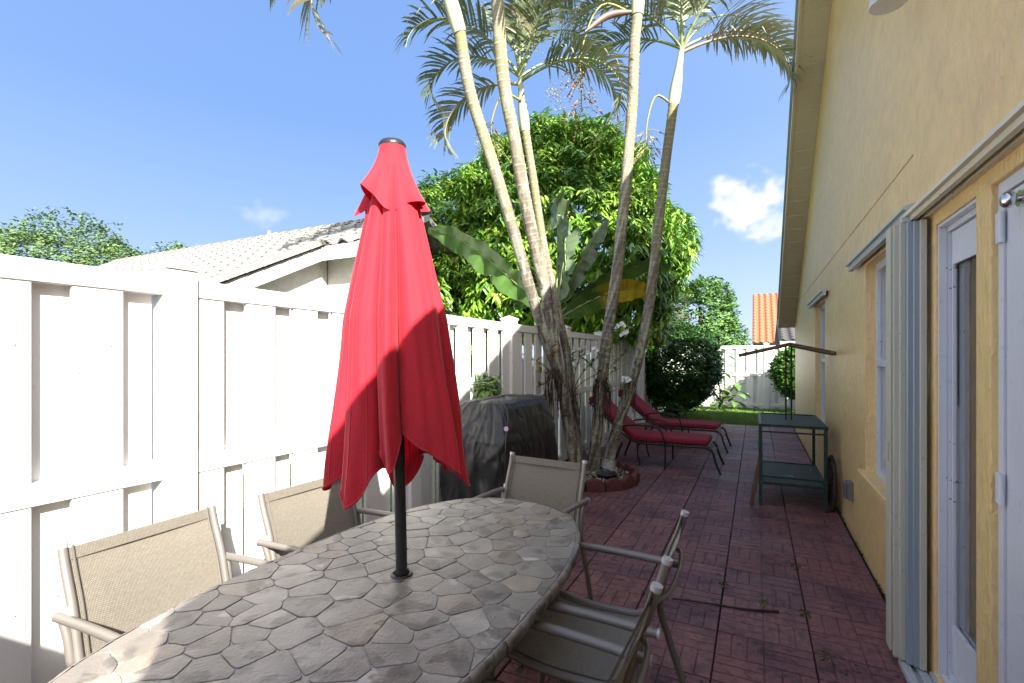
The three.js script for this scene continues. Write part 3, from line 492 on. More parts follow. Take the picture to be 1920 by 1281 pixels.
{
  seed(37);
  const t = thing('ficus_tree', 'pale green rounded tree behind the end fence beside the orange roof', 'tree', [-1.75, 0, -18.4]);
  mesh('trunk', [limb([[0, -0.06, 0], [0.05, 1.2, 0], [0, 3.2, 0]], 0.14, 0.05)], M.bark, t);
  crown(t, 'crown', [[0, 2.55, 0, 1.30, 1.55, 1.3], [-0.5, 1.7, 0.2, 1.1, 1.1, 1.0], [0.5, 1.8, 0.1, 1.0, 1.2, 1.0], [0.15, 3.4, 0, 0.8, 0.75, 0.8]], { clumps: 1500, per: 12, geo: leafGeo(0.13, 0.06, 0.15), cols: [[.12, .25, .055], [.09, .20, .045], [.16, .30, .08]], droop: 0.1, spread: 0.2 });
  const t2 = thing('thin_tree', 'sparse dry looking tree squeezed between the mango and ficus trees', 'tree', [-2.6, 0, -16.6]);
  mesh('trunk', limb([[0, -0.06, 0], [0.05, 1.6, 0], [0.1, 3.6, 0]], 0.06, 0.02), M.bark, t2);
  crown(t2, 'crown', [[0.1, 2.9, 0, 0.6, 1.5, 0.6]], { clumps: 260, per: 9, geo: leafGeo(0.10, 0.03, 0.15), cols: [[.16, .20, .08], [.20, .22, .11]], droop: 0.1, spread: 0.2 });
}
{
  seed(41);
  const t = thing('clipped_bush', 'dark round clipped bush on a short stem at the lawn edge', 'bush', [-1.55, 0, -11.75]);
  mesh('stem', [limb([[0, -0.06, 0], [-0.10, 0.25, 0], [0.02, 0.7, 0]], 0.06, 0.04), limb([[-0.08, 0.2, 0], [0.15, 0.5, 0.05], [0.3, 0.9, 0]], 0.04, 0.02)], M.bark, t);
  crown(t, 'crown', [[0, 1.22, 0, 0.92, 0.95, 0.92]], { clumps: 4200, per: 8, geo: leafGeo(0.065, 0.034, 0.1, 3), cols: [[.045, .13, .018], [.06, .17, .02], [.035, .10, .016]], droop: 0.05, spread: 0.09, shell: 0.5, rough: 0.10 });
  crown(t, 'skirt', [[-0.1, 0.45, 0.1, 0.62, 0.25, 0.6]], { clumps: 350, per: 7, geo: leafGeo(0.065, 0.034, 0.1, 3), cols: [[.045, .13, .018], [.06, .17, .02]], droop: 0.5, spread: 0.12, shell: 0.8, rough: 0.4 });
  const c = thing('corner_bush', 'light green round bush by the corner of the yellow house', 'bush', [0.95, 0, -13.9]);
  mesh('stem', limb([[0, -0.06, 0], [0, 0.8, 0]], 0.05, 0.03), M.bark, c);
  crown(c, 'crown', [[0, 1.05, 0, 0.62, 0.62, 0.6]], { clumps: 1500, per: 8, geo: leafGeo(0.07, 0.04, 0.1, 3), cols: [[.10, .24, .02], [.07, .18, .018]], droop: 0.05, spread: 0.1, rough: 0.15 });
  const h = thing('hedge', 'tall leafy hedge round the far corner of the yellow house', 'hedge', [2.6, 0, -13.4]);
  mesh('stem', [limb([[0, -0.06, 0], [0, 1.2, 0]], 0.06, 0.03), limb([[1.1, -0.06, 0.3], [1.1, 1.2, 0.3]], 0.06, 0.03)], M.bark, h);
  crown(h, 'crown', [[0, 1.15, 0, 1.0, 1.2, 0.9], [1.3, 1.2, 0.3, 1.0, 1.3, 0.9]], { clumps: 1300, per: 9, geo: leafGeo(0.11, 0.05, 0.1, 3), cols: [[.07, .18, .02]], droop: 0.1, spread: 0.16, rough: 0.25 });
}
function farTree(label, pos, B, n, group) {
  const t = thing('broadleaf_tree', label, 'tree', pos, 0, group);
  mesh('trunk', [limb([[0, -0.06, 0], [0.1, 2.4, 0], [0, 5, 0]], 0.22, 0.08)], M.bark, t);
  crown(t, 'crown', B, { clumps: n, per: 12, geo: leafGeo(0.17, 0.085, 0.15, 3), cols: [[.15, .24, .065], [.19, .29, .09], [.12, .20, .06]], droop: 0.25, spread: 0.42, shell: 0.45, rough: 0.4 });
}
seed(43);
farTree('wide leafy tree beyond the fence, its crown rising over the top rail', [-27.8, 0, -10.8], [[0.3, 5.2, 0, 3.2, 2.2, 2.6], [-2.2, 5.3, 0.6, 2.2, 2.0, 2.2], [1.6, 5.0, -1.6, 2.0, 1.7, 2.0]], 1900, 'trees beyond the white house');
farTree('smaller leafy tree showing just above the white tile roof', [-25.6, 0, -14.2], [[0.2, 5.2, -0.4, 1.7, 1.6, 1.6], [-1.6, 4.9, 0.8, 1.5, 1.2, 1.5]], 900, 'trees beyond the white house');
farHouse('far house with orange barrel tile roof beyond the end fence', [3.8, 0, -32.2], 7.9, 2.2, 5.05, 9, M.tileOrange, M.neighbour, 0);
farHouse('far house with dark grey tile roof close to the yellow house', [3.75, 0, -22.2], 6.0, 1.95, 2.9, 6, M.tileGrey, M.neighbour, 0);

// grass on the lawn
{
  seed(47);
  const n = 26000, geo = leafGeo(0.055, 0.007, 0.25, 2), im = new THREE.InstancedMesh(geo, M.leaf, n);
  for (let i = 0; i < n; i++) { const x = rr(-2.15, 0.9), z = rr(-14.9, -11.44), a = rnd() * 6.283, e = rr(0.9, 1.5); tmp.z.set(Math.cos(a) * Math.cos(e), Math.sin(e), Math.sin(a) * Math.cos(e)); tmp.y.set(-Math.sin(a), 0, Math.cos(a)); tmp.x.crossVectors(tmp.y, tmp.z); const s = rr(0.6, 1.3); tmp.m.makeBasis(tmp.x.clone().multiplyScalar(s), tmp.y.clone().multiplyScalar(s), tmp.z.clone().multiplyScalar(s)).setPosition(x, -0.006, z); im.setMatrixAt(i, tmp.m); const v = rr(0.8, 1.2); im.setColorAt(i, tmp.c.setRGB(.13 * v, .26 * v, .03 * v)); }
  im.name = 'grass'; im.userData.kind = 'stuff'; lit(im); scene.add(im);
}

// ------------------------------------------------------------------ palms
const CR = V(0.8955, 0, -0.4451), CF = V(-0.4451, 0, -0.8955);       // across the patio and away from the house door
const across = (az) => CR.clone().multiplyScalar(Math.cos(az)).addScaledVector(CF, Math.sin(az));
function frondGeo({ az, el, len, droop, dry = 0, fold = 0.5, n = 36 }) {
  const dir = across(az), side = V(-dir.z, 0, dir.x), pts = [], seg = 14;
  for (let i = 0; i <= seg; i++) { const t = i / seg, ang = el - droop * t * t * 1.25 - droop * 0.25 * t; const prev = pts[i - 1] || V(0, 0, 0), st = i ? len / seg : 0; pts.push(prev.clone().addScaledVector(dir, Math.cos(ang) * st).add(V(0, Math.sin(ang) * st, 0))); }
  const curve = new THREE.CatmullRomCurve3(pts), out = [];
  const c0 = dry ? [.36, .29, .17] : [.30, .36, .16];
  out.push(flat(tube(pts.map((p) => p.toArray()), (t) => lerp(0.021, 0.004, Math.pow(t, 0.7)), 6, false, 20), c0));
  const pos = [], col = [], idx = [];
  for (let k = 0; k < n; k++) for (const sg of [-1, 1]) {
    const t = lerp(0.20, 0.99, (k + rr(0, 0.6)) / n), o = curve.getPointAt(t), tg = curve.getTangentAt(t), up = V().crossVectors(side, tg).normalize(); if (up.y < 0) up.negate();
    const ll = len * 0.30 * Math.pow(Math.sin(Math.PI * clamp(0.16 + 0.80 * t)), 0.6) * rr(0.88, 1.08), w = 0.0155 * rr(0.8, 1.2); if (rnd() < 0.08) continue;
    let d = side.clone().multiplyScalar(sg).addScaledVector(tg, 0.55 + 0.5 * t).addScaledVector(up, fold * rr(0.6, 1.2)).normalize();
    const brown = dry * rr(0.3, 1) + (rnd() < 0.06 ? 0.6 : 0), g = rr(0.8, 1.2), cc = [lerp(.19, .42, brown) * g, lerp(.23, .34, brown) * g, lerp(.12, .20, brown) * g];
    let p = o.clone(), wd = V().crossVectors(d, up).normalize(), b0 = pos.length / 3; const S = 4, sag = (rnd() < 0.3 ? rr(0.9, 1.7) : rr(0.35, 0.8)) * (1 + dry);
    for (let s = 0; s <= S; s++) {
      const ww = w * (s === S ? 0.08 : s === 0 ? 0.55 : 1 - 0.25 * s / S), q = p.clone();
      pos.push(q.x - wd.x * ww, q.y - wd.y * ww, q.z - wd.z * ww, q.x + wd.x * ww, q.y + wd.y * ww, q.z + wd.z * ww);
      const tip = s === S ? 0.5 : 0; for (let z = 0; z < 2; z++) col.push(lerp(cc[0], .45, tip), lerp(cc[1], .40, tip), lerp(cc[2], .28, tip));
      d = d.clone().add(V(0, -sag * (s + 0.4) / S * 0.55, 0)).normalize(); p.addScaledVector(d, ll / S);
      if (s < S) idx.push(b0 + s * 2, b0 + s * 2 + 1, b0 + s * 2 + 3, b0 + s * 2, b0 + s * 2 + 3, b0 + s * 2 + 2);
    }
  }
  const g = new THREE.BufferGeometry(); g.setAttribute('position', new THREE.Float32BufferAttribute(pos, 3)); g.setAttribute('color', new THREE.Float32BufferAttribute(col, 3)); g.setIndex(idx); g.computeVertexNormals();
  out.push(g); return join(out);
}
function palm(label, pts, shaft, r0, r1, fronds, extra) {
  const base = pts[0], t = thing('palm_tree', label, 'palm tree', [base[0], -0.02, base[2]], 0, 'palms growing from the ring planter');
  const loc = (p) => [p[0] - base[0], p[1] + 0.02, p[2] - base[2]];
  const T = pts.map(loc), curve = new THREE.CatmullRomCurve3(T.map((p) => V(...p)), false, 'centripetal'), len = curve.getLength(), n = Math.round(len / 0.011), seg = 22, ph = rnd() * 50;
  const rad = (u) => lerp(r0, r1, Math.pow(u, 0.55)) * (1 + 0.22 * Math.exp(-u * len / 0.2));
  const g = new THREE.TubeGeometry(curve, n, 1, seg, false), P = g.attributes.position, c = V(), q = V(), col = new Float32Array(P.count * 3);
  let ring = 0; const gaps = []; while (ring < len) { gaps.push(ring); ring += lerp(0.10, 0.055, ring / len) * rr(0.75, 1.25); }
  for (let i = 0; i <= n; i++) {
    const u = i / n, s = u * len; curve.getPointAt(u, c); let gi = 0; while (gi < gaps.length - 1 && gaps[gi + 1] <= s) gi++;
    const f = s - gaps[gi], scar = Math.exp(-((f / 0.010) ** 2)), tilt = hash2(gi, 77);
    for (let j = 0; j <= seg; j++) {
      const k = i * (seg + 1) + j, a = (j % seg) / seg * 2 * Math.PI, nx = Math.cos(a) * 1.2, ny = Math.sin(a) * 1.2;
      const lump = fbm(nx + ph, s * 5 + ny * 1.3, 3) - 0.5;
      q.fromBufferAttribute(P, k).sub(c).multiplyScalar(rad(u) * (1 + 0.05 * scar - 0.02 * Math.min(1, f / 0.05) + 0.07 * lump)).add(c); P.setXYZ(k, q.x, q.y, q.z);
      const green = sstep(0.45, 0.85, u) * sstep(0.40, 0.62, fbm(nx * 1.5 + ph + 9, s * 3 + ny, 3)), lich = sstep(0.54, 0.66, fbm(nx * 2.2 + ph, s * 6.5 + ny * 2.2 + 13, 4)) * (1 - 0.7 * sstep(0.5, 0.9, u)), darkp = sstep(0.44, 0.58, fbm(nx * 2.4 + 30 + ph, s * 8 + ny * 2, 4)) * (1 - sstep(0.35, 0.8, u)), lowk = 1 - sstep(0.18, 0.50, u);
      let k3 = [.205, .178, .135]; const mix = (a2, w) => { k3 = k3.map((v, z) => lerp(v, a2[z], w)); };
      mix([.17, .152, .125], lowk * 0.75); mix([.20, .19, .06], green * 0.8); mix([.065, .052, .042], darkp * 0.9); mix([.42, .45, .33], lich * 0.75); mix([.36, .335, .28], scar * (0.85 - 0.4 * darkp) * (0.5 + 0.5 * tilt)); mix([.13, .105, .07], sstep(0.010, 0.018, f) * (1 - sstep(0.022, 0.036, f)) * 0.4);
      const gr = 0.85 + 0.3 * fbm(nx * 9, s * 40 + ny * 9, 2); col[k * 3] = k3[0] * gr; col[k * 3 + 1] = k3[1] * gr; col[k * 3 + 2] = k3[2] * gr;
    }
  }
  g.setAttribute('color', new THREE.BufferAttribute(col, 3)); g.computeVertexNormals();
  { const uv = g.attributes.uv; for (let i = 0; i < uv.count; i++) uv.setXY(i, uv.getX(i) * len, uv.getY(i) * 0.5); }
  mesh('trunk', g, M.palm, t);
  const S = shaft.map(loc);
  const sg = tube(S, (u) => r1 * lerp(1.12, 0.52, Math.pow(u, 1.4)) * (1 + 0.22 * Math.sin(Math.PI * Math.min(1, u * 1.6))), 18, false, 16);
  mesh('crownshaft', paint(sg, (x, y, z) => { const w = fbm(Math.atan2(x - S[0][0], z - S[0][2]) * 3 + 20, y * 1.2, 3); return [lerp(.33, .44, w), lerp(.38, .47, w), lerp(.22, .35, w)]; }), M.shaft, t);
  const top = S[S.length - 1];
  for (const f of fronds) { const m = mesh('frond', frondGeo(f), M.frond, t); m.position.set(top[0], top[1] - (f.low || 0), top[2]); }
  if (extra) extra(t, top, S);
  return t;
}
const deg = Math.PI / 180, F = (az, el, len, droop, o = {}) => ({ az: az * deg, el: el * deg, len, droop, ...o });
function fruit(t, at, reach, drop, cols) {                             // an arching stalk with hanging fruit strings
  const d = across(reach[0]), a = [at[0], at[1], at[2]], b = [at[0] + d.x * reach[1] * 0.6, at[1] + 0.10, at[2] + d.z * reach[1] * 0.6], c = [at[0] + d.x * reach[1], at[1] - drop * 0.35, at[2] + d.z * reach[1]], e = [at[0] + d.x * reach[1] * 1.02, at[1] - drop, at[2] + d.z * reach[1] * 1.02];
  mesh('fruit_stalk', flat(tube([a, b, c, e], (u) => lerp(0.016, 0.005, u), 7), [.26, .24, .06]), M.frond, t);
  const strings = [], dots = [];
  for (let k = 0; k < 34; k++) { const s0 = rr(0.15, 1), p = [lerp(c[0], e[0], s0), lerp(c[1], e[1], s0), lerp(c[2], e[2], s0)], an = rnd() * 6.283, l = rr(0.12, 0.34), q = [p[0] + Math.cos(an) * l * 0.8, p[1] - l * rr(0.2, 0.9), p[2] + Math.sin(an) * l * 0.8], m = [(p[0] + q[0]) / 2, (p[1] + q[1]) / 2 + 0.03, (p[2] + q[2]) / 2]; strings.push(flat(tube([p, m, q], 0.0028, 4, false, 5), [.30, .26, .12])); for (let z = 0; z < 5; z++) if (rnd() < 0.7) { const w = rr(0.3, 1), s = new THREE.IcosahedronGeometry(rr(0.008, 0.013), 0); s.translate(lerp(m[0], q[0], w), lerp(m[1], q[1], w), lerp(m[2], q[2], w)); dots.push(flat(s, cols[Math.floor(rnd() * cols.length)])); } }
  mesh('fruit_cluster', [...strings, ...dots], M.frond, t, 'stuff');
}
seed(53);
palm('thick pale palm leaning out over the fence, its green shaft above the roofs', [[-1.86, 0, -5.63], [-1.96, .67, -5.47], [-2.0, 1.02, -5.35], [-2.05, 1.36, -5.21], [-2.23, 2.08, -5.02], [-2.37, 2.77, -4.84], [-2.53, 3.49, -4.65], [-2.71, 4.25, -4.45], [-2.75, 4.79, -4.32]], [[-2.75, 4.79, -4.32], [-2.83, 5.23, -4.18], [-2.87, 5.63, -4.04]], 0.064, 0.062,
  [F(175, 25, 2.1, 1.2), F(150, 40, 2.0, 1.1), F(205, 20, 2.2, 1.5), F(230, 45, 2.0, 1.2), F(185, 5, 2.0, 1.6, { dry: 0.5 }), F(90, 50, 2, 1), F(20, 45, 1.9, 1.1), F(320, 40, 1.9, 1.1), F(270, 60, 1.9, 1)]);
palm('thickest ringed palm standing straight through the top of the group', [[-1.92, 0, -5.61], [-1.97, .61, -5.47], [-1.99, .99, -5.35], [-2.03, 1.36, -5.23], [-2.11, 2.2, -5.07], [-2.24, 3.0, -4.9], [-2.33, 3.78, -4.75], [-2.39, 4.36, -4.61], [-2.4, 5.13, -4.5], [-2.38, 5.82, -4.4]], [[-2.38, 5.82, -4.4], [-2.35, 6.3, -4.33], [-2.33, 6.7, -4.3]], 0.072, 0.068,
  [F(160, 40, 2.0, 1.2), F(30, 40, 2.0, 1.2), F(100, 45, 2.0, 1.1), F(250, 40, 2.0, 1.1), F(320, 35, 2.0, 1.2), F(210, 30, 2.0, 1.3)]);
palm('slender palm at the back with a full crown of hanging fronds', [[-1.87, 0, -5.84], [-1.98, .57, -5.74], [-2.02, 1.1, -5.68], [-2.05, 1.49, -5.61], [-2.14, 2.0, -5.53], [-2.27, 2.76, -5.42], [-2.36, 3.51, -5.33], [-2.43, 4.09, -5.25]], [[-2.43, 4.09, -5.25], [-2.45, 4.42, -5.19], [-2.45, 4.68, -5.15]], 0.054, 0.048,
  [F(15, 42, 1.75, 1.75), F(35, 70, 1.7, 1.2), F(-20, 25, 1.6, 1.5, { low: 0.05 }), F(178, 40, 1.55, 1.9), F(160, 15, 1.5, 1.6, { dry: 0.35, low: 0.08 }), F(200, 52, 1.7, 1.5), F(120, 75, 1.7, 0.8), F(70, 80, 1.7, 0.6), F(260, 70, 1.6, 0.9), F(-60, 60, 1.5, 1.2)],
  (t, top) => fruit(t, [top[0] + 0.02, top[1] - 0.28, top[2]], [170 * deg, 0.35], 0.5, [[.18, .20, .05], [.30, .20, .06]]));
palm('mottled palm with orange fruit strings under its yellow shaft', [[-1.74, 0, -5.69], [-1.69, .66, -5.7], [-1.63, 1.23, -5.71], [-1.57, 1.74, -5.72], [-1.48, 2.37, -5.75], [-1.39, 3.25, -5.77], [-1.3, 4.37, -5.79], [-1.27, 5.11, -5.79], [-1.24, 5.42, -5.79]], [[-1.24, 5.42, -5.79], [-1.22, 5.8, -5.78], [-1.2, 6.15, -5.77]], 0.070, 0.062,
  [F(180, 30, 1.9, 1.3), F(200, 10, 1.9, 1.5), F(10, 35, 1.9, 1.2), F(60, 50, 1.9, 1), F(120, 45, 1.9, 1.1), F(250, 50, 1.8, 1.1), F(310, 40, 1.8, 1.2)],
  (t, top, S) => { fruit(t, [S[0][0] - 0.03, S[0][1] + 0.02, S[0][2]], [185 * deg, 0.62], 1.15, [[.55, .20, .03], [.50, .10, .03], [.45, .26, .05]]); const d = across(184 * deg); mesh('spathe', flat(tube([[S[0][0], S[0][1] + 0.05, S[0][2]], [S[0][0] + d.x * 0.35, S[0][1] - 0.02, S[0][2] + d.z * 0.35], [S[0][0] + d.x * 0.62, S[0][1] - 0.22, S[0][2] + d.z * 0.62]], (u) => 0.012 + 0.03 * Math.sin(Math.PI * u), 8), [.20, .12, .09]), M.frond, t); });
palm('curved palm with smooth whitish shaft and a white painted band at its foot', [[-1.62, 0, -5.84], [-1.55, .39, -5.88], [-1.42, .87, -5.95], [-1.26, 1.49, -6.04], [-1.15, 2.14, -6.1], [-1.08, 2.85, -6.14], [-1.0, 3.64, -6.18], [-.9, 4.50, -6.24]], [[-.9, 4.50, -6.24], [-.85, 4.88, -6.27], [-.81, 5.20, -6.3]], 0.068, 0.056,
  [F(5, 32, 1.85, 1.35, { dry: 0.55 }), F(-12, 22, 1.7, 1.5, { dry: 0.4, low: 0.05 }), F(25, 55, 1.9, 1.2), F(168, 30, 1.5, 1.3), F(190, 48, 1.7, 1.3), F(150, 62, 1.8, 1.0), F(60, 75, 1.9, 0.7), F(110, 80, 1.8, 0.6), F(-45, 60, 1.6, 1.0), F(250, 70, 1.6, 0.9)],
  (t, top, S) => { const b = tube([[0.012, 0.10, -0.008], [0.030, 0.21, -0.018]], 0.090, 22, false, 4); mesh('painted_band', b, std({ color: L(.62, .64, .66), roughness: 0.9, map: tileMap }), t); fruit(t, [S[0][0] - 0.02, S[0][1] + 0.02, S[0][2]], [182 * deg, 0.30], 0.62, [[.36, .34, .10], [.42, .38, .16]]); });

// ------------------------------------------------------------------ banana plant
{
  seed(59);
  const t = thing('banana_plant', 'banana plant with broad torn leaves growing behind the palms', 'plant', [-2.72, 0, -6.85]);
  mesh('stem', flat(tube([[0, -0.06, 0], [0.02, 0.9, 0], [0.04, 1.75, 0.02], [0.06, 2.25, 0.03]], (u) => lerp(0.11, 0.05, u), 12), [.16, .17, .07]), M.banana, t);
  const leaf = (pts, w, roll, cols, tears = 3, fold = 0.25) => {       // pts in world space
    const P = pts.map((p) => V(p[0] + 2.72, p[1], p[2] + 6.85)), curve = new THREE.CatmullRomCurve3(P), nu = 14, nv = 46, cuts = []; for (let k = 0; k < tears; k++) cuts.push([rr(0.2, 0.92), rnd() < 0.5 ? -1 : 1, rr(0.2, 0.6)]);
    const colr = [];
    const g = grid(nu, nv, (u, v) => {
      const o = curve.getPointAt(v), tg = curve.getTangentAt(v); let sd = V().crossVectors(tg, V(0, 1, 0)); if (sd.lengthSq() < 1e-4) sd.set(1, 0, 0); sd.normalize(); const up = V().crossVectors(sd, tg).normalize();
      sd.applyAxisAngle(tg, roll); up.applyAxisAngle(tg, roll);
      const s = u * 2 - 1; let ww = w * Math.pow(Math.sin(Math.PI * clamp(0.03 + 0.95 * v)), 0.5) * (v < 0.1 ? v / 0.1 : 1);
      for (const [cv, cs, dp] of cuts) if (Math.sign(s) === cs && Math.abs(v - cv) < 0.012) ww *= 1 - dp * Math.abs(s);
      const wav = 0.10 * w * Math.sin(v * 26 + s * 2) * Math.abs(s) + 0.05 * w * Math.sin(v * 61 + 1);
      const p = o.addScaledVector(sd, s * ww * Math.cos(fold)).addScaledVector(up, -Math.abs(s) * ww * Math.sin(fold) + wav);
      const c = cols(v, s), k = rr(0.93, 1.07) * (1 - 0.12 * (Math.floor(v * 46) % 2)); colr.push(c[0] * k, c[1] * k, c[2] * k);
      return [p.x, p.y, p.z];
    });
    g.setAttribute('color', new THREE.Float32BufferAttribute(colr, 3));
    const m = mesh('leaf', g, M.banana, t); mesh('midrib', flat(tube(P.map((p) => [p.x, p.y + 0.004, p.z]), (u) => lerp(0.020, 0.004, u), 6), [.30, .36, .14]), M.banana, m);
  };
  const gr = () => [.13, .26, .06], grey = () => [.15, .22, .11], yl = (v, s) => { const y = sstep(0.42, 0.6, v + 0.06 * fbm(v * 9, s * 3 + 4, 2)); return [lerp(.09, .55, y), lerp(.19, .40, y), lerp(.03, .02, y)]; };
  leaf([[-2.66, 2.15, -6.82], [-3.1, 2.45, -6.55], [-3.5, 2.85, -6.30], [-3.95, 3.18, -6.1], [-4.3, 3.30, -5.9]], 0.26, 0.75, gr, 3);
  leaf([[-2.66, 2.2, -6.82], [-2.62, 2.7, -6.78], [-2.6, 3.2, -6.74], [-2.56, 3.55, -6.6], [-2.53, 3.5, -6.35], [-2.5, 3.15, -6.22]], 0.30, 1.45, grey, 4, 0.5);
  leaf([[-2.62, 2.2, -6.8], [-2.5, 2.75, -6.7], [-2.42, 3.1, -6.6], [-2.36, 3.0, -6.4], [-2.32, 2.6, -6.32]], 0.24, 1.2, grey, 5, 0.6);
  leaf([[-2.60, 2.2, -6.82], [-2.4, 2.6, -6.85], [-2.15, 3.1, -6.95], [-1.95, 3.45, -7.05]], 0.17, 0.9, grey, 9, 0.5);
  leaf([[-2.60, 2.05, -6.8], [-2.2, 2.42, -6.95], [-1.8, 2.66, -7.12], [-1.45, 2.78, -7.3], [-1.15, 2.74, -7.5]], 0.20, -0.55, gr, 5, 0.3);
  leaf([[-2.58, 2.0, -6.78], [-2.25, 2.20, -6.9], [-1.9, 2.36, -7.05], [-1.6, 2.42, -7.2], [-1.32, 2.38, -7.35]], 0.20, -1.0, yl, 2, 0.2);
  leaf([[-2.70, 2.1, -6.85], [-2.95, 2.35, -6.95], [-3.25, 2.4, -7.1], [-3.5, 2.2, -7.2]], 0.20, 0.3, gr, 3);
}

// ------------------------------------------------------------------ orchids and an air plant tied to the palm trunks
function orchid(name, label, pos, canes, blooms, roots = 26, tint = [.14, .22, .05]) {
  const t = thing(name, label, 'plant', pos);
  const rg = []; for (let k = 0; k < roots; k++) { const a = rnd() * 6.283, l = rr(0.10, 0.30), h = rr(-0.24, 0.1); const q = 0.085 + rr(-.01, .02), w = a + rr(-.5, .5); rg.push(tube([[Math.cos(a) * 0.05, rr(-.06, .10), Math.sin(a) * 0.05], [Math.cos(a) * q, h * 0.4 + rr(-.05, .05), Math.sin(a) * q], [Math.cos(w) * q, h * 1.3 - l * 0.5, Math.sin(w) * q * 0.9], [Math.cos(w) * q * rr(0.8, 1.5), h * 1.5 - l, Math.sin(w) * q]], rr(0.002, 0.0045), 4, false, 9)); }
  mesh('roots', rg, M.woodDark, t, 'stuff');
  for (const [dx, dy, df, leaves] of canes) {
    const e = CR.clone().multiplyScalar(dx).addScaledVector(CF, df), m = [e.x * 0.4, dy * 0.55, e.z * 0.4], tip = [e.x, dy, e.z];
    const c = mesh('cane', flat(tube([[0, 0, 0], m, tip], (u) => lerp(0.008, 0.004, u), 6, false, 10), [.20, .16, .09]), M.frond, t);
    for (let k = 0; k < leaves; k++) { const u = lerp(0.55, 1.05, k / Math.max(1, leaves - 1)), a = rnd() * 6.283, g = leafGeo(rr(0.12, 0.20), 0.036, 0.3); g.rotateX(-0.6); g.rotateY(a); g.translate(lerp(m[0], tip[0], (u - 0.5) * 2), lerp(m[1], tip[1], (u - 0.5) * 2), lerp(m[2], tip[2], (u - 0.5) * 2)); mesh('leaf', flat(g, tint.map((v) => v * rr(0.8, 1.3))), M.frond, c); }
  }
  for (const [dx, dy, df, n] of blooms) for (let k = 0; k < n; k++) {
    const e = CR.clone().multiplyScalar(dx + rr(-.05, .05)).addScaledVector(CF, df + rr(-.04, .04)), pet = [], a0 = rnd() * 6;
    for (let p = 0; p < 5; p++) { const g = leafGeo(0.044, 0.034, 0.2, 3); g.rotateX(-1.0); g.rotateY(p * 1.2566 + a0); pet.push(g); }
    const b = join(pet); b.rotateX(rr(0.6, 1.6)); b.rotateY(rr(-1, 1)); b.translate(e.x, dy + rr(-.05, .05), e.z); mesh('flower', b, M.flower, t);
  }
  return t;
}
seed(61);
orchid('orchid', 'orchid with two white blooms on long canes, tied to the slender palm', [-1.97, 1.0, -5.58], [[0.10, 0.45, 0, 5], [0.30, 0.42, -.05, 6], [0.36, 0.25, 0, 4], [-0.02, 0.6, 0, 4]], [[0.24, 0.52, 0, 4], [0.31, 0.50, 0, 3]]);
orchid('orchid', 'leafy orchid with a white flower spray on the mottled palm', [-1.62, 1.12, -5.62], [[0.26, 0.34, 0, 12], [-0.18, 0.25, -.05, 9], [0.22, 0.18, 0, 3], [0.04, 0.4, 0, 5]], [[0.22, 0.68, 0, 6], [0.28, 0.58, 0, 4]], 60);
orchid('orchid', 'orchid clump with dense white flowers on the curved palm', [-1.36, 1.12, -5.92], [[-0.25, -0.12, 0, 2], [0.05, 0.12, 0, 2]], [[-0.07, 0.0, -.06, 9]], 16);
orchid('air_plant', 'bromeliad with orange tinged leaves rooted on the leaning palm', [-2.02, 1.22, -5.14], [[-0.30, 0.20, 0, 9], [-0.22, -0.14, 0, 7], [-0.05, 0.32, -0.05, 6], [-0.2, 0.05, -0.05, 3]], [], 46, [.36, .24, .06]);

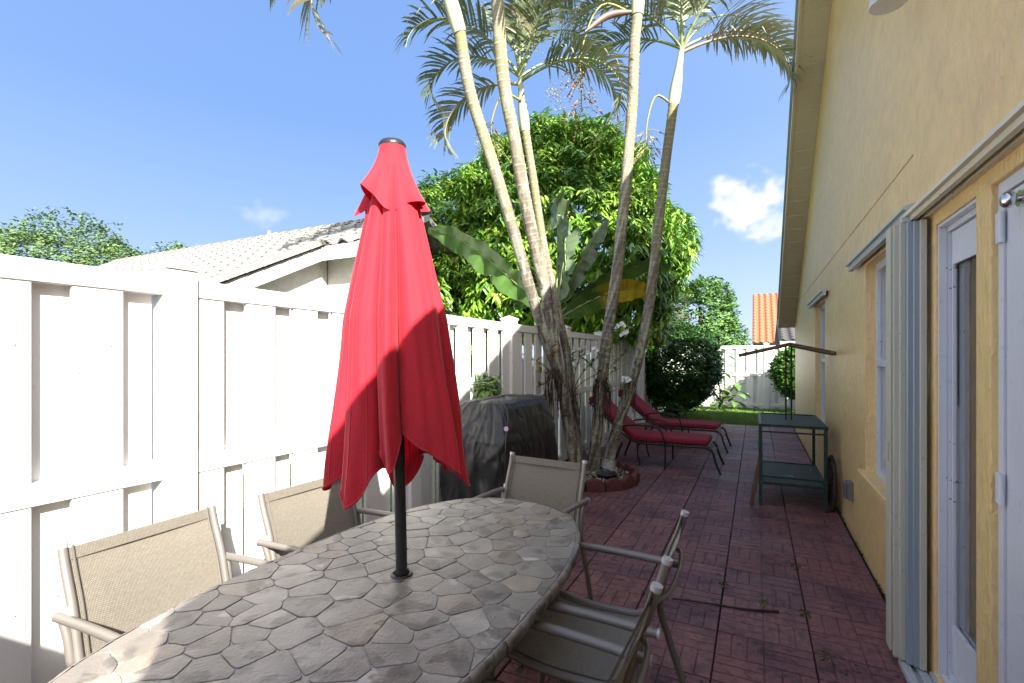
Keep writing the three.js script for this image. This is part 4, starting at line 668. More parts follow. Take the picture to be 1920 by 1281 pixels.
// ------------------------------------------------------------------ the dining table
const TC = [-1.035, -1.25], TA = 0.485, TB = 0.955, TE = 2.5;
const edgePt = (th, inset = 0) => { const c = Math.cos(th), s = Math.sin(th), r = Math.pow(Math.pow(Math.abs(c) / (TA - inset), TE) + Math.pow(Math.abs(s) / (TB - inset), TE), -1 / TE); return [c * r, s * r]; };
{
  seed(71);
  const t = thing('dining_table', 'oval patio table with a flagstone mosaic top', 'table', [TC[0], 0, TC[1]]);
  const outline = (inset, n = 72) => Array.from({ length: n }, (_, k) => edgePt(k / n * 2 * Math.PI, inset));
  const slabShape = new THREE.Shape(outline(0.012).map(([x, z]) => new THREE.Vector2(x, -z)));
  const hp = new THREE.Path(); hp.absarc(0.0, 0.024, 0.03, 0, Math.PI * 2); slabShape.holes.push(hp);
  const sg = new THREE.ExtrudeGeometry(slabShape, { depth: 0.036, bevelEnabled: false, curveSegments: 24 }); sg.rotateX(-Math.PI / 2); sg.translate(0, 0.68, 0); mesh('grout_bed', boxUV(norm(sg)), M.grout, t);
  // stones: cells of a jittered grid, clipped to the oval
  const seeds = []; for (let tr = 0; tr < 9000 && seeds.length < 330; tr++) { const x = rr(-.56, .56), z = rr(-1.02, 1.02), min = rr(0.048, 0.135); let ok = true; for (const o of seeds) if (Math.hypot((o[0] - x) * 1.0, (o[1] - z) * 0.82) < Math.max(min, o[2] * 0.8)) { ok = false; break; } if (ok) seeds.push([x, z, min]); }
  const clip = (poly, nx, nz, d) => { const o = []; for (let i = 0; i < poly.length; i++) { const a = poly[i], b = poly[(i + 1) % poly.length], da = a[0] * nx + a[1] * nz - d, db = b[0] * nx + b[1] * nz - d; if (da <= 0) o.push(a); if ((da < 0) !== (db < 0) && Math.abs(da - db) > 1e-9) { const k = da / (da - db); o.push([lerp(a[0], b[0], k), lerp(a[1], b[1], k)]); } } return o; };
  const rim = outline(0.013), stoneMats = [[.48, .46, .445], [.44, .425, .415], [.51, .485, .465], [.41, .40, .395], [.50, .445, .405], [.57, .555, .54], [.465, .44, .43]].map((c) => std({ color: L(...c), map: stoneMap, roughness: 0.40, bumpMap: grainBump, bumpScale: 0.0016 }));
  let count = 0;
  for (const s of seeds) {
    let p = [[s[0] - .25, s[1] - .25], [s[0] + .25, s[1] - .25], [s[0] + .25, s[1] + .25], [s[0] - .25, s[1] + .25]];
    for (const o of seeds) { if (o === s) continue; const dx = o[0] - s[0], dz = o[1] - s[1], d = Math.hypot(dx, dz); if (d > 0.4) continue; p = clip(p, dx / d, dz / d, (s[0] * dx + s[1] * dz) / d + d / 2 - rr(0.0005, 0.0016)); }
    for (let k = 0; k < rim.length; k++) { const a = rim[k], b = rim[(k + 1) % rim.length]; const nx = b[1] - a[1], nz = -(b[0] - a[0]), l = Math.hypot(nx, nz), sgn = (a[0] * nx + a[1] * nz) > 0 ? 1 : -1; p = clip(p, sgn * nx / l, sgn * nz / l, sgn * (a[0] * nx + a[1] * nz) / l - 0.003); if (p.length < 3) break; }
    if (p.length < 3) continue;
    let area = 0; for (let k = 0; k < p.length; k++) { const a = p[k], b = p[(k + 1) % p.length]; area += a[0] * b[1] - a[1] * b[0]; } if (Math.abs(area) < 0.0006) continue; if (area < 0) p.reverse();
    if (Math.hypot(s[0] - 0.015, s[1] + 0.03) < 0.001) continue;
    for (let it = 0; it < 2; it++) { const o = []; for (let k = 0; k < p.length; k++) { const a = p[k], b = p[(k + 1) % p.length], w = it ? 0.22 : 0.11; o.push([lerp(a[0], b[0], w), lerp(a[1], b[1], w)], [lerp(a[0], b[0], 1 - w), lerp(a[1], b[1], 1 - w)]); } p = o; }
    const n = p.length, wob = p.map(() => rr(-.0012, .0012)), cx = p.reduce((q, v) => q + v[0], 0) / n, cz = p.reduce((q, v) => q + v[1], 0) / n, top = 0.7195 + rr(-0.0008, 0.0010), pos = [], uv = [], idx = [], uo = [rnd() * 4, rnd() * 4], ro = rnd() * 6.28;
    const put = (x, y, z) => { pos.push(x, y, z); uv.push(x * Math.cos(ro) - z * Math.sin(ro) + uo[0], x * Math.sin(ro) + z * Math.cos(ro) + uo[1]); };
    const ringAt = (k, y) => p.forEach(([x, z], i) => { const l = Math.hypot(x - cx, z - cz) || 1, f = 1 - (k - wob[i]) / l; put(cx + (x - cx) * f, y, cz + (z - cz) * f); });
    ringAt(0, 0.7135); ringAt(0.0003, top - 0.0009); ringAt(0.0014, top); put(cx, top, cz);
    for (let r = 0; r < 2; r++) for (let i = 0; i < n; i++) { const a = r * n + i, b = r * n + (i + 1) % n; idx.push(a, a + n, b, b, a + n, b + n); }
    for (let i = 0; i < n; i++) idx.push(2 * n + i, 3 * n, 2 * n + (i + 1) % n);
    const g = new THREE.BufferGeometry(); g.setAttribute('position', new THREE.Float32BufferAttribute(pos, 3)); g.setAttribute('uv', new THREE.Float32BufferAttribute(uv, 2)); g.setIndex(idx); g.computeVertexNormals();
    mesh('flagstone', g, stoneMats[Math.floor(rnd() * stoneMats.length)], t); count++;
  }
  // rounded edge stones round the rim
  let th = 0; const cuts = []; while (th < 2 * Math.PI - 0.05) { cuts.push(th); th += rr(0.09, 0.17); } cuts.push(2 * Math.PI);
  for (let k = 0; k < cuts.length - 1; k++) {
    const a0 = cuts[k] + 0.0015, a1 = cuts[k + 1] - 0.0015, prof = [[0.013, 0.7185], [0.008, 0.7185], [0.003, 0.7155], [0.0005, 0.709], [0.0, 0.698], [0.003, 0.684], [0.010, 0.6785], [0.034, 0.6785]], uo = rnd() * 4;
    const g = grid(5, prof.length - 1, (u, v) => { const [ins, y] = prof[Math.round(v * (prof.length - 1))], e = edgePt(lerp(a0, a1, u), ins + 0.0015 * Math.sin(u * 9 + k)); return [e[0], y, e[1]]; }, (u, v) => [u * 0.1 + uo, v * 0.09 + uo]);
    mesh('edge_stone', g, stoneMats[Math.floor(rnd() * stoneMats.length)], t);
  }
  const ring = new THREE.TorusGeometry(0.031, 0.005, 8, 32); ring.rotateX(Math.PI / 2); ring.translate(0.0, 0.720, -0.024); mesh('hole_ring', ring, M.black, t);
  mesh('apron', [rbox(-0.30, 0.30, 0.62, 0.679, -0.72, -0.69, 0.004), rbox(-0.30, 0.30, 0.62, 0.679, 0.69, 0.72, 0.004), rbox(-0.33, -0.30, 0.62, 0.679, -0.72, 0.72, 0.004), rbox(0.30, 0.33, 0.62, 0.679, -0.72, 0.72, 0.004)], M.frame, t);
  for (const sx of [-1, 1]) for (const sz of [-1, 1]) mesh('leg', tube([[sx * 0.30, 0.66, sz * 0.66], [sx * 0.29, 0.35, sz * 0.63], [sx * 0.33, 0, sz * 0.70]], 0.024, 12), M.frame, t);
}

// ------------------------------------------------------------------ the closed red umbrella
{
  seed(73);
  const t = thing('patio_umbrella', 'closed red patio umbrella standing through the table', 'umbrella', [-1.02, 0, -1.28]);
  t.rotation.z = 0.021; t.rotation.x = 0.008;
  mesh('pole', [tube([[0, 0.02, 0], [0, 2.10, 0]], 0.0185, 20), tube([[0, 0.74, 0], [0, 0.70, 0]], 0.0225, 20)], M.black, t);
  mesh('base', [(() => { const c = new THREE.CylinderGeometry(0.21, 0.24, 0.05, 32); c.translate(0, 0.027, 0); return c; })(), tube([[0, 0.05, 0], [0, 0.30, 0]], 0.028, 16)], M.black, t);
  const cap = new THREE.LatheGeometry([[0, 2.137], [0.022, 2.136], [0.038, 2.131], [0.044, 2.122], [0.044, 2.112], [0.040, 2.106], [0, 2.106]].map(([x, y]) => new THREE.Vector2(x, y)), 32); mesh('top_cap', cap, M.black, t);
  const N = 8, lobe = Array.from({ length: N }, () => ({ a: rr(0.86, 1.10), h: rr(-0.045, 0.035), s: rr(-0.10, 0.10) }));
  const at = (th) => { const w = ((th / (2 * Math.PI)) % 1 + 1) % 1, x = (w + 0.020 * Math.sin(w * 6 * Math.PI + 1) - 0.020 * Math.sin(1) + 0.014 * Math.sin(w * 10 * Math.PI)) * N, k = Math.min(N - 1, Math.max(0, Math.floor(x))), f = clamp(x - k); return [k, f]; };
  const fold = (th, sharp) => { const [k, f] = at(th), L0 = lobe[k], w = Math.sin(Math.PI * clamp(f)); return { w: Math.pow(w, sharp), L: L0, k, f }; };
  // main canopy, gathered in eight folds
  const R = (y) => y > 1.9 ? lerp(0.088, 0.055, (y - 1.9) / 0.15) : y > 1.55 ? lerp(0.170, 0.088, (y - 1.55) / 0.35) : lerp(0.232, 0.170, clamp((y - 1.0) / 0.55));
  const canopyPoint = (u, v, out = 0) => {
    const th0 = u * 2 * Math.PI, q = fold(th0, 0.62), hem = 1.115 + q.L.h * 0.8 - 0.085 * Math.pow(Math.sin(Math.PI * q.f), 2.2) + 0.035 * Math.sin(th0 * 1 + 0.6) - 0.03 * Math.sin(th0 * 3 + 2), y = lerp(2.04, hem, v);
    const depth = lerp(0.10, 0.52, Math.pow(v, 0.7)), tw = 0.30 * v * q.L.s * Math.sin(Math.PI * q.f) + 0.10 * Math.sin(v * 2.4 + q.k) * v, th = th0 + tw - 0.29;
    const crease = 0.055 * Math.sin(q.f * 2 * Math.PI * 1.5 + q.k * 2.7 + v * 2.5) * v + 0.030 * Math.sin(q.f * 2 * Math.PI * 3 + q.k * 1.3 - v * 3) * v * v + 0.014 * Math.sin(th0 * 29 + v * 6) * v + 0.05 * v * (fbm(th0 * 2.5 + 3, v * 4, 3) - 0.5);
    const r = R(y) * (1 - depth * (1 - q.w)) * lerp(1, q.L.a, v) * (1 + crease) * (1 + 0.035 * v * Math.sin(v * 9 + q.k * 2.1)) + out;
    return [r * Math.cos(th), y, r * Math.sin(th)];
  };
  const canopy = grid(256, 70, canopyPoint, (u, v) => [u * 2.2, v * 1.05]);
  mesh('canopy', mergeVertices(canopy, 1e-5), M.red, t).geometry.computeVertexNormals();
  const hemPts = []; for (let k = 0; k < 256; k++) hemPts.push(canopyPoint(k / 256, 0.995, 0.0006));
  { const c = new THREE.CatmullRomCurve3(hemPts.map((q) => V(...q)), true); mesh('hem', new THREE.TubeGeometry(c, 512, 0.0026, 6, true), M.red, t); }
  for (let k = 0; k < N; k++) for (const du of [0.30, 0.62]) { const line = []; for (let z = 0; z <= 24; z++) line.push(canopyPoint((k + du + 0.04 * Math.sin(k * 3)) / N, lerp(0.10, 0.99, z / 24), 0.0004)); mesh('seam', tube(line, 0.0016, 5, false, 48), M.red, t); }
  const vent = grid(220, 26, (u, v) => {
    const th = u * 2 * Math.PI, q = fold(th + 0.2, 0.8), y = lerp(2.118, 1.915 + 0.026 * Math.sin(th * 4 + 1) - 0.018 * Math.sin(th * 2 + 0.7), v), flare = Math.pow(v, 1.35);
    const r = lerp(0.043, 0.112 + 0.020 * Math.cos(th - 3.7), flare) * (1 + 0.16 * flare * (q.w - 0.55) + 0.20 * flare * Math.sin(th * 4 + 1.3 + 0.6 * Math.sin(th)) + 0.09 * flare * Math.sin(th * 7 + 2) + 0.04 * flare * Math.sin(th * 13));
    return [r * Math.cos(th), y - 0.012 * Math.sin(th * 5 + 1.3) * v, r * Math.sin(th)];
  }, (u, v) => [u * 0.9, v * 0.25]);
  mesh('vent_flap', mergeVertices(vent, 1e-5), M.red, t).geometry.computeVertexNormals();
}

// ------------------------------------------------------------------ sling chairs
const chairParts = (() => {
  const path = [[-0.307, 0.828], [-0.292, 0.775], [-0.245, 0.65], [-0.212, 0.52], [-0.190, 0.455], [-0.150, 0.418], [-0.05, 0.408], [0.10, 0.412], [0.215, 0.430], [0.245, 0.425]];
  const curve = new THREE.CatmullRomCurve3(path.map(([x, y]) => V(x, y, 0)), false, 'centripetal'), W = 0.228;
  const sling = grid(10, 60, (u, v) => { const p = curve.getPointAt(lerp(0.012, 0.99, v)), s = u * 2 - 1, sag = 0.012 * (1 - s * s), tn = curve.getTangentAt(lerp(0.012, 0.99, v)); return [p.x + tn.y * sag * (v < 0.5 ? -1 : 0) * -1, p.y - (v >= 0.5 ? sag : 0), s * W]; }, (u, v) => [u * 0.456, v * 1.02]);
  const sides = [-1, 1].map((s) => {
    const z = s * (W + 0.012);
    return { rail: tube(path.map(([x, y]) => [x, y, z]), 0.0135, 10, true, 50), cap: tube([[-0.3065, 0.825, z], [-0.3110, 0.841, z]], 0.0155, 12),
      front: tube([[0.290, 0, s * 0.262], [0.272, 0.22, s * 0.262], [0.258, 0.45, s * 0.262], [0.245, 0.565, s * 0.262], [0.205, 0.622, s * 0.262], [0.10, 0.634, s * 0.262], [-0.10, 0.634, s * 0.262], [-0.285, 0.625, s * 0.262]], 0.0145, 10, true, 46),
      rear: tube([[-0.355, 0, s * 0.262], [-0.300, 0.17, s * 0.262], [-0.245, 0.34, s * 0.258], [-0.215, 0.45, s * 0.255], [-0.228, 0.56, s * 0.257], [-0.246, 0.62, s * 0.262]], 0.0135, 10, true, 34),
      endCap: tube([[-0.284, 0.625, s * 0.262], [-0.292, 0.6247, s * 0.262]], 0.0165, 12) };
  });
  const cross = [tube([[0.16, 0.392, -0.255], [0.16, 0.392, 0.255]], 0.011, 8), tube([[-0.13, 0.385, -0.255], [-0.13, 0.385, 0.255]], 0.011, 8), tube([[-0.270, 0.70, -0.232], [-0.300, 0.705, -0.18], [-0.300, 0.705, 0.18], [-0.270, 0.70, 0.232]], 0.008, 8)];
  const hem = grid(10, 3, (u, v) => { const p = curve.getPointAt(lerp(0.004, 0.05, v)); return [p.x + 0.004, p.y, (u * 2 - 1) * W]; }, (u, v) => [u * 0.456, v * 0.05]);
  const tagG = rbox(-0.244, -0.232, 0.60, 0.66, 0.2445, 0.2565, 0.002, 1);
  const edge = [-1, 1].map((s) => tube(path.map(([x, y]) => [x + 0.006, y + 0.004, s * (W - 0.012)]), 0.0032, 5, false, 50));
  return { sling, sides, cross, hem, tagG, edge };
})();
function chair(label, pos, turn) {
  const t = thing('sling_chair', label, 'chair', pos, turn, 'sling chairs round the dining table');
  mesh('sling', chairParts.sling, M.sling, t); mesh('sling_hem', chairParts.hem, M.sling, t); chairParts.edge.forEach((g) => mesh('sling_piping', g, M.sling, t));
  for (const s of chairParts.sides) { const r = mesh('side_rail', s.rail, M.frame, t); mesh('rail_cap', s.cap, M.frameCap, r); const f = mesh('front_leg_and_arm', s.front, M.frame, t); mesh('arm_cap', s.endCap, M.frameCap, f); mesh('rear_leg', s.rear, M.frame, t); }
  for (const c of chairParts.cross) mesh('cross_bar', c, M.frame, t);
  mesh('care_tag', chairParts.tagG, M.whitePaint, t);
  return t;
}
chair('sling chair between fence and table, in full sun with its whole back showing', [-1.655, 0, -1.0], 0.02);
chair('sling chair between fence and table, half hidden by the red umbrella', [-1.635, 0, -1.67], -0.03);
chair('sling chair at the head of the table in front of the covered grill', [-1.13, 0, -2.385], -Math.PI / 2 - 0.08);
chair('sling chair on the house side of the table, nearer the covered grill', [-0.545, 0, -1.72], Math.PI + 0.02);
chair('sling chair on the house side of the table, farther from the covered grill', [-0.545, 0, -1.07], Math.PI - 0.03);

// ------------------------------------------------------------------ covered grill
{
  seed(79);
  const t = thing('covered_grill', 'barbecue grill under a black fabric cover against the fence', 'grill', [-1.81, 0, -3.50]);
  const lv = [[0.03, 0.31, 0.56], [0.35, 0.30, 0.54], [0.70, 0.295, 0.53], [0.83, 0.29, 0.525], [0.88, 0.28, 0.50], [0.97, 0.262, 0.43], [1.05, 0.235, 0.40], [1.09, 0.20, 0.375], [1.105, 0.14, 0.33], [1.112, 0.02, 0.05]];
  const g = grid(260, 90, (u, v) => {
    const x = v * (lv.length - 1), k = Math.min(lv.length - 2, Math.floor(x)), f = sstep(0, 1, x - k) * 0.5 + (x - k) * 0.5, y = lerp(lv[k][0], lv[k + 1][0], f), hx = lerp(lv[k][1], lv[k + 1][1], f), hz = lerp(lv[k][2], lv[k + 1][2], f), th = u * 2 * Math.PI, e = 6, c = Math.cos(th), s = Math.sin(th), r = Math.pow(Math.pow(Math.abs(c), e) + Math.pow(Math.abs(s), e), -1 / e);
    const low = clamp((0.9 - y) / 0.9), ridge_ = (q) => 1 - Math.abs(2 * q - 1), wr = 1 + 0.05 * low * Math.sin(th * 8 + 2.5 * Math.sin(y * 4)) + 0.035 * low * Math.sin(th * 15 + y * 6) + 0.05 * (fbm(th * 2.2 + 7, y * 4, 4) - 0.5) + 0.03 * ridge_(fbm(th * 3.3 + y * 2.2 + 3, y * 3.1 + th, 4)) ** 6 - 0.03 * ridge_(fbm(th * 4.1 - y * 3 + 13, y * 4 - th * 0.6 + 5, 3)) ** 8;
    return [c * r * hx * wr, y + 0.03 * (fbm(th * 3, y * 3 + 4, 3) - 0.5) * (y > 0.2 ? 1 : 0), s * r * hz * wr];
  }, (u, v) => [u * 3.4, v * 1.5]);
  mesh('fabric_cover', mergeVertices(g, 1e-5), M.cover, t).geometry.computeVertexNormals();
  mesh('seam_piping', [tube([[0.275, 0.40, 0.515], [0.273, 0.85, 0.500], [0.248, 0.98, 0.415], [0.222, 1.06, 0.388], [0.12, 1.108, 0.335]], 0.005, 6)], M.cover, t);
  mesh('logo_patch', (() => { const c = new THREE.CylinderGeometry(0.017, 0.017, 0.004, 18); c.rotateX(Math.PI / 2); c.translate(0.262, 0.93, 0.475); return c; })(), std({ color: L(.45, .30, .50), roughness: 0.5 }), t);
  mesh('wheel', [(() => { const c = new THREE.CylinderGeometry(0.05, 0.05, 0.03, 20); c.rotateX(Math.PI / 2); c.translate(0.2, 0.05, 0.45); return c; })()], M.black, t);
}
// small plant between the grill and the fence
{
  seed(83);
  const t = thing('fern', 'small leafy fern growing behind the covered grill', 'plant', [-2.10, 0, -3.72]);
  mesh('stem', limb([[0, -0.02, 0], [0.01, 0.6, 0], [0, 1.08, 0.02]], 0.012, 0.006), M.bark, t);
  crown(t, 'leaves', [[0.02, 1.17, 0, 0.085, 0.09, 0.11]], { clumps: 46, per: 5, geo: leafGeo(0.085, 0.024, 0.4), cols: [[.16, .28, .05], [.11, .21, .04]], droop: 0.2, spread: 0.05 });
}

// ------------------------------------------------------------------ loungers
function lounger(label, pos, turn) {
  const t = thing('chaise_lounge', label, 'lounger', pos, turn, 'red cushioned loungers by the palms');
  const W = 0.30, r = 0.014;
  for (const s of [-1, 1]) {
    mesh('side_rail', tube([[-0.95, 0.80, s * W], [-0.62, 0.53, s * W], [-0.40, 0.345, s * W], [-0.30, 0.315, s * W], [0.1, 0.31, s * W], [0.56, 0.31, s * W]], r, 8, true, 40), M.ironBlack, t);
    mesh('leg', tube([[0.52, 0.31, s * W], [0.60, 0.27, s * W], [0.64, 0.15, s * (W + 0.01)], [0.70, 0, s * (W + 0.02)]], r, 8, true, 24), M.ironBlack, t);
    mesh('leg', tube([[-0.50, 0.30, s * W], [-0.56, 0.15, s * W], [-0.62, 0, s * (W + 0.01)]], r, 8, true, 12), M.ironBlack, t);
    mesh('arm', tube([[-0.56, 0.48, s * (W + 0.02)], [-0.42, 0.53, s * (W + 0.03)], [-0.10, 0.535, s * (W + 0.03)], [-0.01, 0.50, s * (W + 0.03)], [0.035, 0.38, s * (W + 0.025)], [0.05, 0.31, s * (W + 0.02)], [0.05, 0.0, s * (W + 0.02)]], 0.011, 8, true, 44), M.ironBlack, t);
    mesh('leg', tube([[-0.30, 0.315, s * W], [-0.30, 0.16, s * W], [-0.27, 0.02, s * W]], 0.010, 8, true, 10), M.ironBlack, t);
  }
  mesh('cross_bar', tube([[0.62, 0.22, -W], [0.62, 0.22, W]], 0.010, 8), M.ironBlack, t);
  mesh('cross_bar', tube([[0.56, 0.31, -W], [0.56, 0.31, W]], r, 8), M.ironBlack, t);
  mesh('cross_bar', tube([[-0.95, 0.80, -W], [-0.95, 0.80, W]], r, 8), M.ironBlack, t);
  for (let k = 0; k < 6; k++) mesh('slat', box(-0.28 + k * 0.15, -0.25 + k * 0.15, 0.302, 0.31, -W, W), M.ironBlack, t);
  const cush = (len) => { const g = new RoundedBoxGeometry(len, 0.07, 0.60, 5, 0.03), p = g.attributes.position; for (let i = 0; i < p.count; i++) { const x = p.getX(i) / len * 2, z = p.getZ(i) / 0.3, y = p.getY(i); p.setY(i, y * (1 + 0.22 * (1 - x ** 4) * (1 - z ** 4)) + 0.006 * (fbm(p.getX(i) * 7 + 5, p.getZ(i) * 7 + 9, 3) - 0.5)); } g.computeVertexNormals(); return g; };
  const seat = mesh('seat_cushion', cush(0.92), M.cushion, t); seat.position.set(0.10, 0.362, 0);
  const back = mesh('back_cushion', cush(0.84), M.cushion, t); back.position.set(-0.638, 0.600, 0); back.rotation.z = -0.70;
  const roll = mesh('head_roll', (() => { const g = new THREE.CapsuleGeometry(0.055, 0.48, 6, 18); g.rotateX(Math.PI / 2); return g; })(), M.cushion, t); roll.position.set(-0.90, 0.84, 0);
  return t;
}
lounger('red cushioned lounger behind the palm trunks, on the table side of the pair', [-1.08, 0, -6.76], 0.0);
lounger('red cushioned lounger on the lawn side of the pair', [-1.06, 0, -8.28], -0.03);

// ------------------------------------------------------------------ green serving cart with a little wooden roof
{
  seed(89);
  const t = thing('serving_cart', 'rusty green metal serving cart with wooden wheel and small pitched roof', 'cart', [0.31, 0, -5.82]);
  const x0 = -0.265, x1 = 0.265, z0 = 0.52, z1 = -0.52, post = (x, z, y0, y1) => mesh('leg', rbox(x - 0.014, x + 0.014, y0, y1, z - 0.014, z + 0.014, 0.003, 1), M.cartGreen, t);
  post(x0, z0, 0, 0.775); post(x1, z0, 0, 0.775); post(x0, z1, 0, 0.775); post(x1, z1, 0, 0.775);
  for (const [nm, y] of [['top_shelf', 0.775], ['lower_shelf', 0.225]]) {
    const s = group(nm, t);
    mesh('rim', [rbox(x0 - 0.02, x1 + 0.02, y - 0.016, y + 0.012, z0 - 0.012, z0 + 0.016, 0.003, 1), rbox(x0 - 0.02, x1 + 0.02, y - 0.016, y + 0.012, z1 - 0.016, z1 + 0.012, 0.003, 1), rbox(x0 - 0.02, x0 + 0.008, y - 0.015, y + 0.011, z1 + 0.013, z0 - 0.013, 0.003, 1), rbox(x1 - 0.008, x1 + 0.02, y - 0.015, y + 0.011, z1 + 0.013, z0 - 0.013, 0.003, 1)], M.cartGreen, s);
    mesh('mesh_panel', box(x0 + 0.0085, x1 - 0.0085, y - 0.004, y + 0.002, z1 + 0.0125, z0 - 0.0125), M.cartMesh, s);
    for (let k = 0; k < 3; k++) mesh('support_bar', box(x0 + 0.13 + k * 0.135 - 0.008, x0 + 0.13 + k * 0.135 + 0.008, y - 0.02, y - 0.0045, z1 + 0.013, z0 - 0.013), M.cartGreen, s);
  }
  mesh('rail', rbox(x0, x1, 0.675, 0.70, z1 - 0.008, z1 + 0.008, 0.003, 1), M.cartGreen, t);
  mesh('rail', rbox(x0 - 0.005, x1 + 0.005, 0.705, 0.72, z0 - 0.006, z0 + 0.006, 0.003, 1), M.cartGreen, t);
  // wooden wheel on the house side and a wooden prop on the other
  const w = group('wheel', t), tor = new THREE.TorusGeometry(0.235, 0.022, 8, 40); tor.scale(1, 1, 0.8); mesh('tyre', tor, M.woodDark, w); const sp = []; for (let k = 0; k < 5; k++) { const b = box(-0.012, 0.012, -0.22, 0.22, -0.01, 0.01); b.rotateZ(k * Math.PI / 5); b.translate(0, 0, k * 0.0006); sp.push(b); } mesh('spokes', sp, M.woodDark, w); const hb = new THREE.CylinderGeometry(0.035, 0.035, 0.05, 16); hb.rotateX(Math.PI / 2); mesh('hub', hb, M.woodDark, w); w.rotation.y = Math.PI / 2; w.position.set(0.325, 0.257, 0.40);
  const pr = mesh('wooden_prop', rbox(-0.018, 0.018, -0.25, 0.25, -0.03, 0.03, 0.006), M.wood, t); pr.position.set(-0.305, 0.245, 0.50); pr.rotation.z = -0.17;
  mesh('axle', tube([[-0.30, 0.257, 0.40], [0.36, 0.257, 0.40]], 0.008, 8), M.ironBlack, t);
  for (const dx of [-0.028, 0.022]) mesh('roof_pole', tube([[dx, 0.775, -0.02], [dx, 1.545, -0.02]], 0.008, 8), M.ironBlack, t);
  for (const s of [-1, 1]) { const b = mesh('roof_board', rbox(-0.245, 0.245, -0.017, 0.017, -0.20, 0.20, 0.004), M.wood, t); b.position.set(s * 0.232, 1.500, -0.02); b.rotation.z = -s * 0.24; }
  mesh('bottle_opener', rbox(-0.03, 0.03, 0.2275, 0.236, 0.18, 0.19, 0.002), M.chrome, t);
}

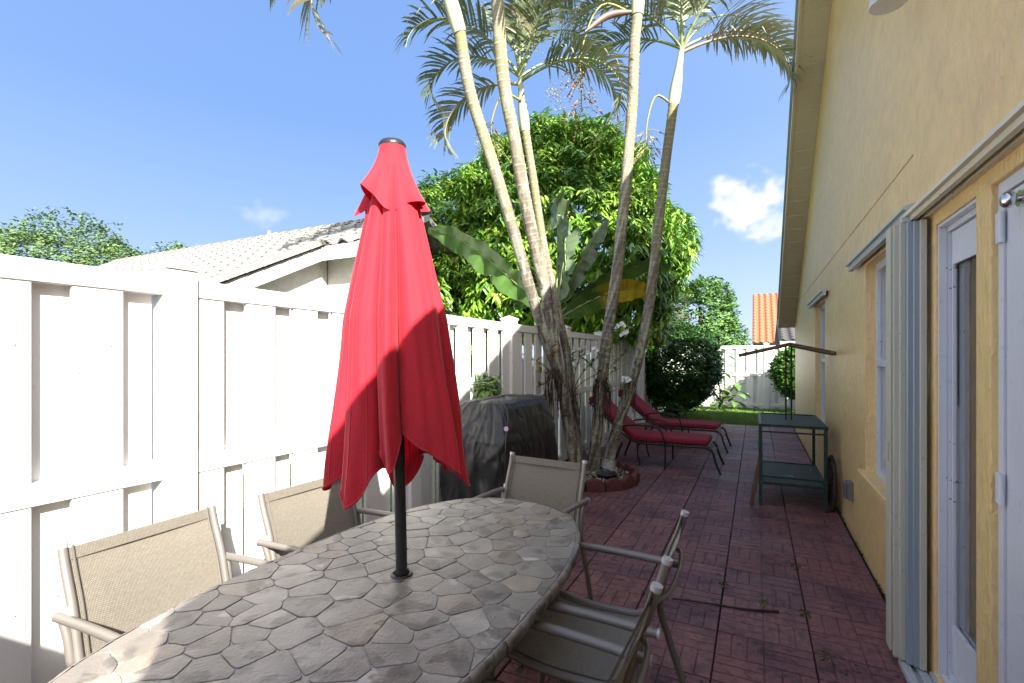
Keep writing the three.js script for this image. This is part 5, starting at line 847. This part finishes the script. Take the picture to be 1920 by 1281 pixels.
// ------------------------------------------------------------------ ring planter, dish, litter, stick
{
  seed(97);
  const t = thing('ring_planter', 'ring of scalloped red edging bricks round the palm trunks', 'planter', [-1.77, 0, -5.55]);
  const bed = new THREE.CylinderGeometry(0.50, 0.52, 0.07, 40); bed.translate(0, 0.032, 0); mesh('soil', bed, M.soil, t);
  const n = 17, R = 0.535;
  const sc = new THREE.Shape(); sc.moveTo(-0.092, 0); sc.lineTo(0.092, 0); sc.lineTo(0.092, 0.085); sc.quadraticCurveTo(0.05, 0.125, 0, 0.125); sc.quadraticCurveTo(-0.05, 0.125, -0.092, 0.085);
  const eg = new THREE.ExtrudeGeometry(sc, { depth: 0.045, bevelEnabled: true, bevelSize: 0.006, bevelThickness: 0.006, bevelSegments: 2 }); const egn = boxUV(norm(eg));
  for (let k = 0; k < n; k++) { const a = k / n * 2 * Math.PI; const m = mesh('edging_brick', egn, M.edging, t); m.position.set(Math.cos(a) * R, 0.002, Math.sin(a) * R); m.rotation.y = Math.PI / 2 - a + rr(-.04, .04); m.rotation.x = rr(-.03, .03); }
  const pg = new THREE.IcosahedronGeometry(0.016, 0), im = new THREE.InstancedMesh(pg, M.pebble, 420);
  for (let i = 0; i < 420; i++) { const a = rnd() * 6.283, r = Math.sqrt(rnd()) * 0.47; tmp.m.compose(V(Math.cos(a) * r, 0.072, Math.sin(a) * r), new THREE.Quaternion().setFromEuler(new THREE.Euler(rnd() * 6, rnd() * 6, 0)), V(rr(.6, 1.4), rr(.5, .9), rr(.6, 1.4))); im.setMatrixAt(i, tmp.m); const v = rr(0.25, 1.2); im.setColorAt(i, tmp.c.setRGB(v, v * 0.96, v * 0.9)); }
  im.name = 'pebbles'; im.userData.kind = 'stuff'; lit(im); t.add(im);
  const d = thing('plastic_dish', 'black plastic saucer lying in the ring planter', 'dish', [-1.50, 0.07, -5.42]);
  mesh('dish', new THREE.LatheGeometry([[0, 0.004], [0.07, 0.006], [0.10, 0.05], [0.115, 0.052], [0.115, 0.045], [0.104, 0.0], [0, -0.004]].map(([x, y]) => new THREE.Vector2(x, y)), 32), M.black, d);
  const st = thing('dry_frond_stalk', 'long dark dry stalk lying on the red pavers', 'stick', [-0.135, 0.006, -3.04]);
  mesh('stalk', tube([[-0.31, 0, 0.03], [-0.1, 0.003, 0.006], [0.10, 0.003, -0.02], [0.25, 0.004, -0.07]], (u) => lerp(0.003, 0.0085, u), 6), M.woodDark, st);
  // litter, weeds between slabs
  const spots = [[-0.43, -3.05, .16], [-0.10, -3.62, .14], [-0.9, -3.5, .15], [-0.25, -2.25, .10], [0.05, -4.9, .13], [0.45, -4.95, .2], [0.2, -3.9, .1], [0.45, -2.7, .12], [-0.05, -5.6, .12], [-0.6, -4.2, .2], [0.52, -3.3, .1], [0.3, -7.9, .1], [-0.3, -6.1, .25], [-1.0, -4.4, .25], [0.60, -2.45, .1]];
  const lg = leafGeo(0.03, 0.012, 0.3, 2), lm = new THREE.InstancedMesh(lg, M.leaf, 640);
  for (let i = 0; i < 640; i++) { const s = spots[Math.floor(rnd() * spots.length)], wide = rnd() < 0.25, a = rnd() * 6.283, q = Math.pow(rnd(), 0.7) * s[2]; const x = wide ? rr(-1.3, 0.66) : s[0] + Math.cos(a) * q * 1.5, z = wide ? rr(-8.5, -2) : s[1] + Math.sin(a) * q * 0.7; tmp.m.compose(V(x, 0.004, z), new THREE.Quaternion().setFromEuler(new THREE.Euler(rr(-.25, .25), rnd() * 6, rr(-.3, .3))), V(1, 1, 1).multiplyScalar(rr(0.3, 1.1))); lm.setMatrixAt(i, tmp.m); const v = rr(0.5, 1.2); lm.setColorAt(i, rnd() < 0.75 ? tmp.c.setRGB(.075 * v, .022 * v, .016 * v) : tmp.c.setRGB(.16 * v, .10 * v, .05 * v)); }
  lm.name = 'leaf_litter'; lm.userData.kind = 'stuff'; lit(lm); scene.add(lm);
  const weeds = [[-0.18, -3.35, .05], [0.05, -3.21, .07], [0.25, -3.17, .045], [0.25, -2.35, .05], [0.30, -2.76, .05], [-0.18, -2.2, .05], [0.25, -3.85, .05], [0.69, -3.7, .16], [0.69, -4.4, .2], [0.69, -3.2, .1], [0.69, -5.2, .2]], wg = leafGeo(0.022, 0.012, 0.4, 2), wm = new THREE.InstancedMesh(wg, M.leaf, 460);
  for (let i = 0; i < 460; i++) { const s = weeds[Math.floor(rnd() * weeds.length)], edge = s[0] > 0.6; const x = s[0] + rr(-1, 1) * (edge ? 0.012 : s[2] * 0.5), z = s[1] + rr(-1, 1) * s[2]; tmp.m.compose(V(x, rr(0, 0.008), z), new THREE.Quaternion().setFromEuler(new THREE.Euler(rr(-.9, 0.1), rnd() * 6, 0)), V(1, 1, 1).multiplyScalar(rr(0.5, 1.1))); wm.setMatrixAt(i, tmp.m); const v = rr(0.6, 1.2); wm.setColorAt(i, edge ? tmp.c.setRGB(.05 * v, .045 * v, .022 * v) : tmp.c.setRGB(.14 * v, .22 * v, .03 * v)); }
  wm.name = 'joint_weeds'; wm.userData.kind = 'stuff'; lit(wm); scene.add(wm);
}
// light green shrub with paddle leaves in front of the end fence
{
  seed(101);
  const t = thing('frangipani', 'light green shrub with paddle leaves in front of the end fence', 'shrub', [-0.86, 0, -14.0]);
  const br = [[[0, -0.06, 0], [0.02, 0.5, 0], [-0.1, 1.2, 0]], [[0, 0.2, 0], [0.25, 0.5, 0.05], [0.42, 0.75, 0]], [[0, 0.3, 0], [-0.2, 0.7, 0.1], [0.08, 1.5, 0]], [[0.0, 0.1, 0], [0.1, 0.35, 0.1], [0.05, 0.6, 0.2]]];
  for (const b of br) {
    mesh('branch', limb(b, 0.028, 0.014), M.bark, t); const e = b[2];
    for (let k = 0; k < 16; k++) { const g = leafGeo(rr(0.34, 0.48), rr(0.12, 0.16), 0.3, 5); g.rotateX(rr(-0.6, 0.35)); g.rotateY(k * 2.4 + rnd()); g.translate(e[0] + rr(-.08, .08), e[1] - 0.035 * k, e[2] + rr(-.08, .08)); mesh('leaf', flat(g, [.14 * rr(.8, 1.25), .26 * rr(.8, 1.25), .05]), M.banana, t); }
  }
}

renderer.render(scene, camera);
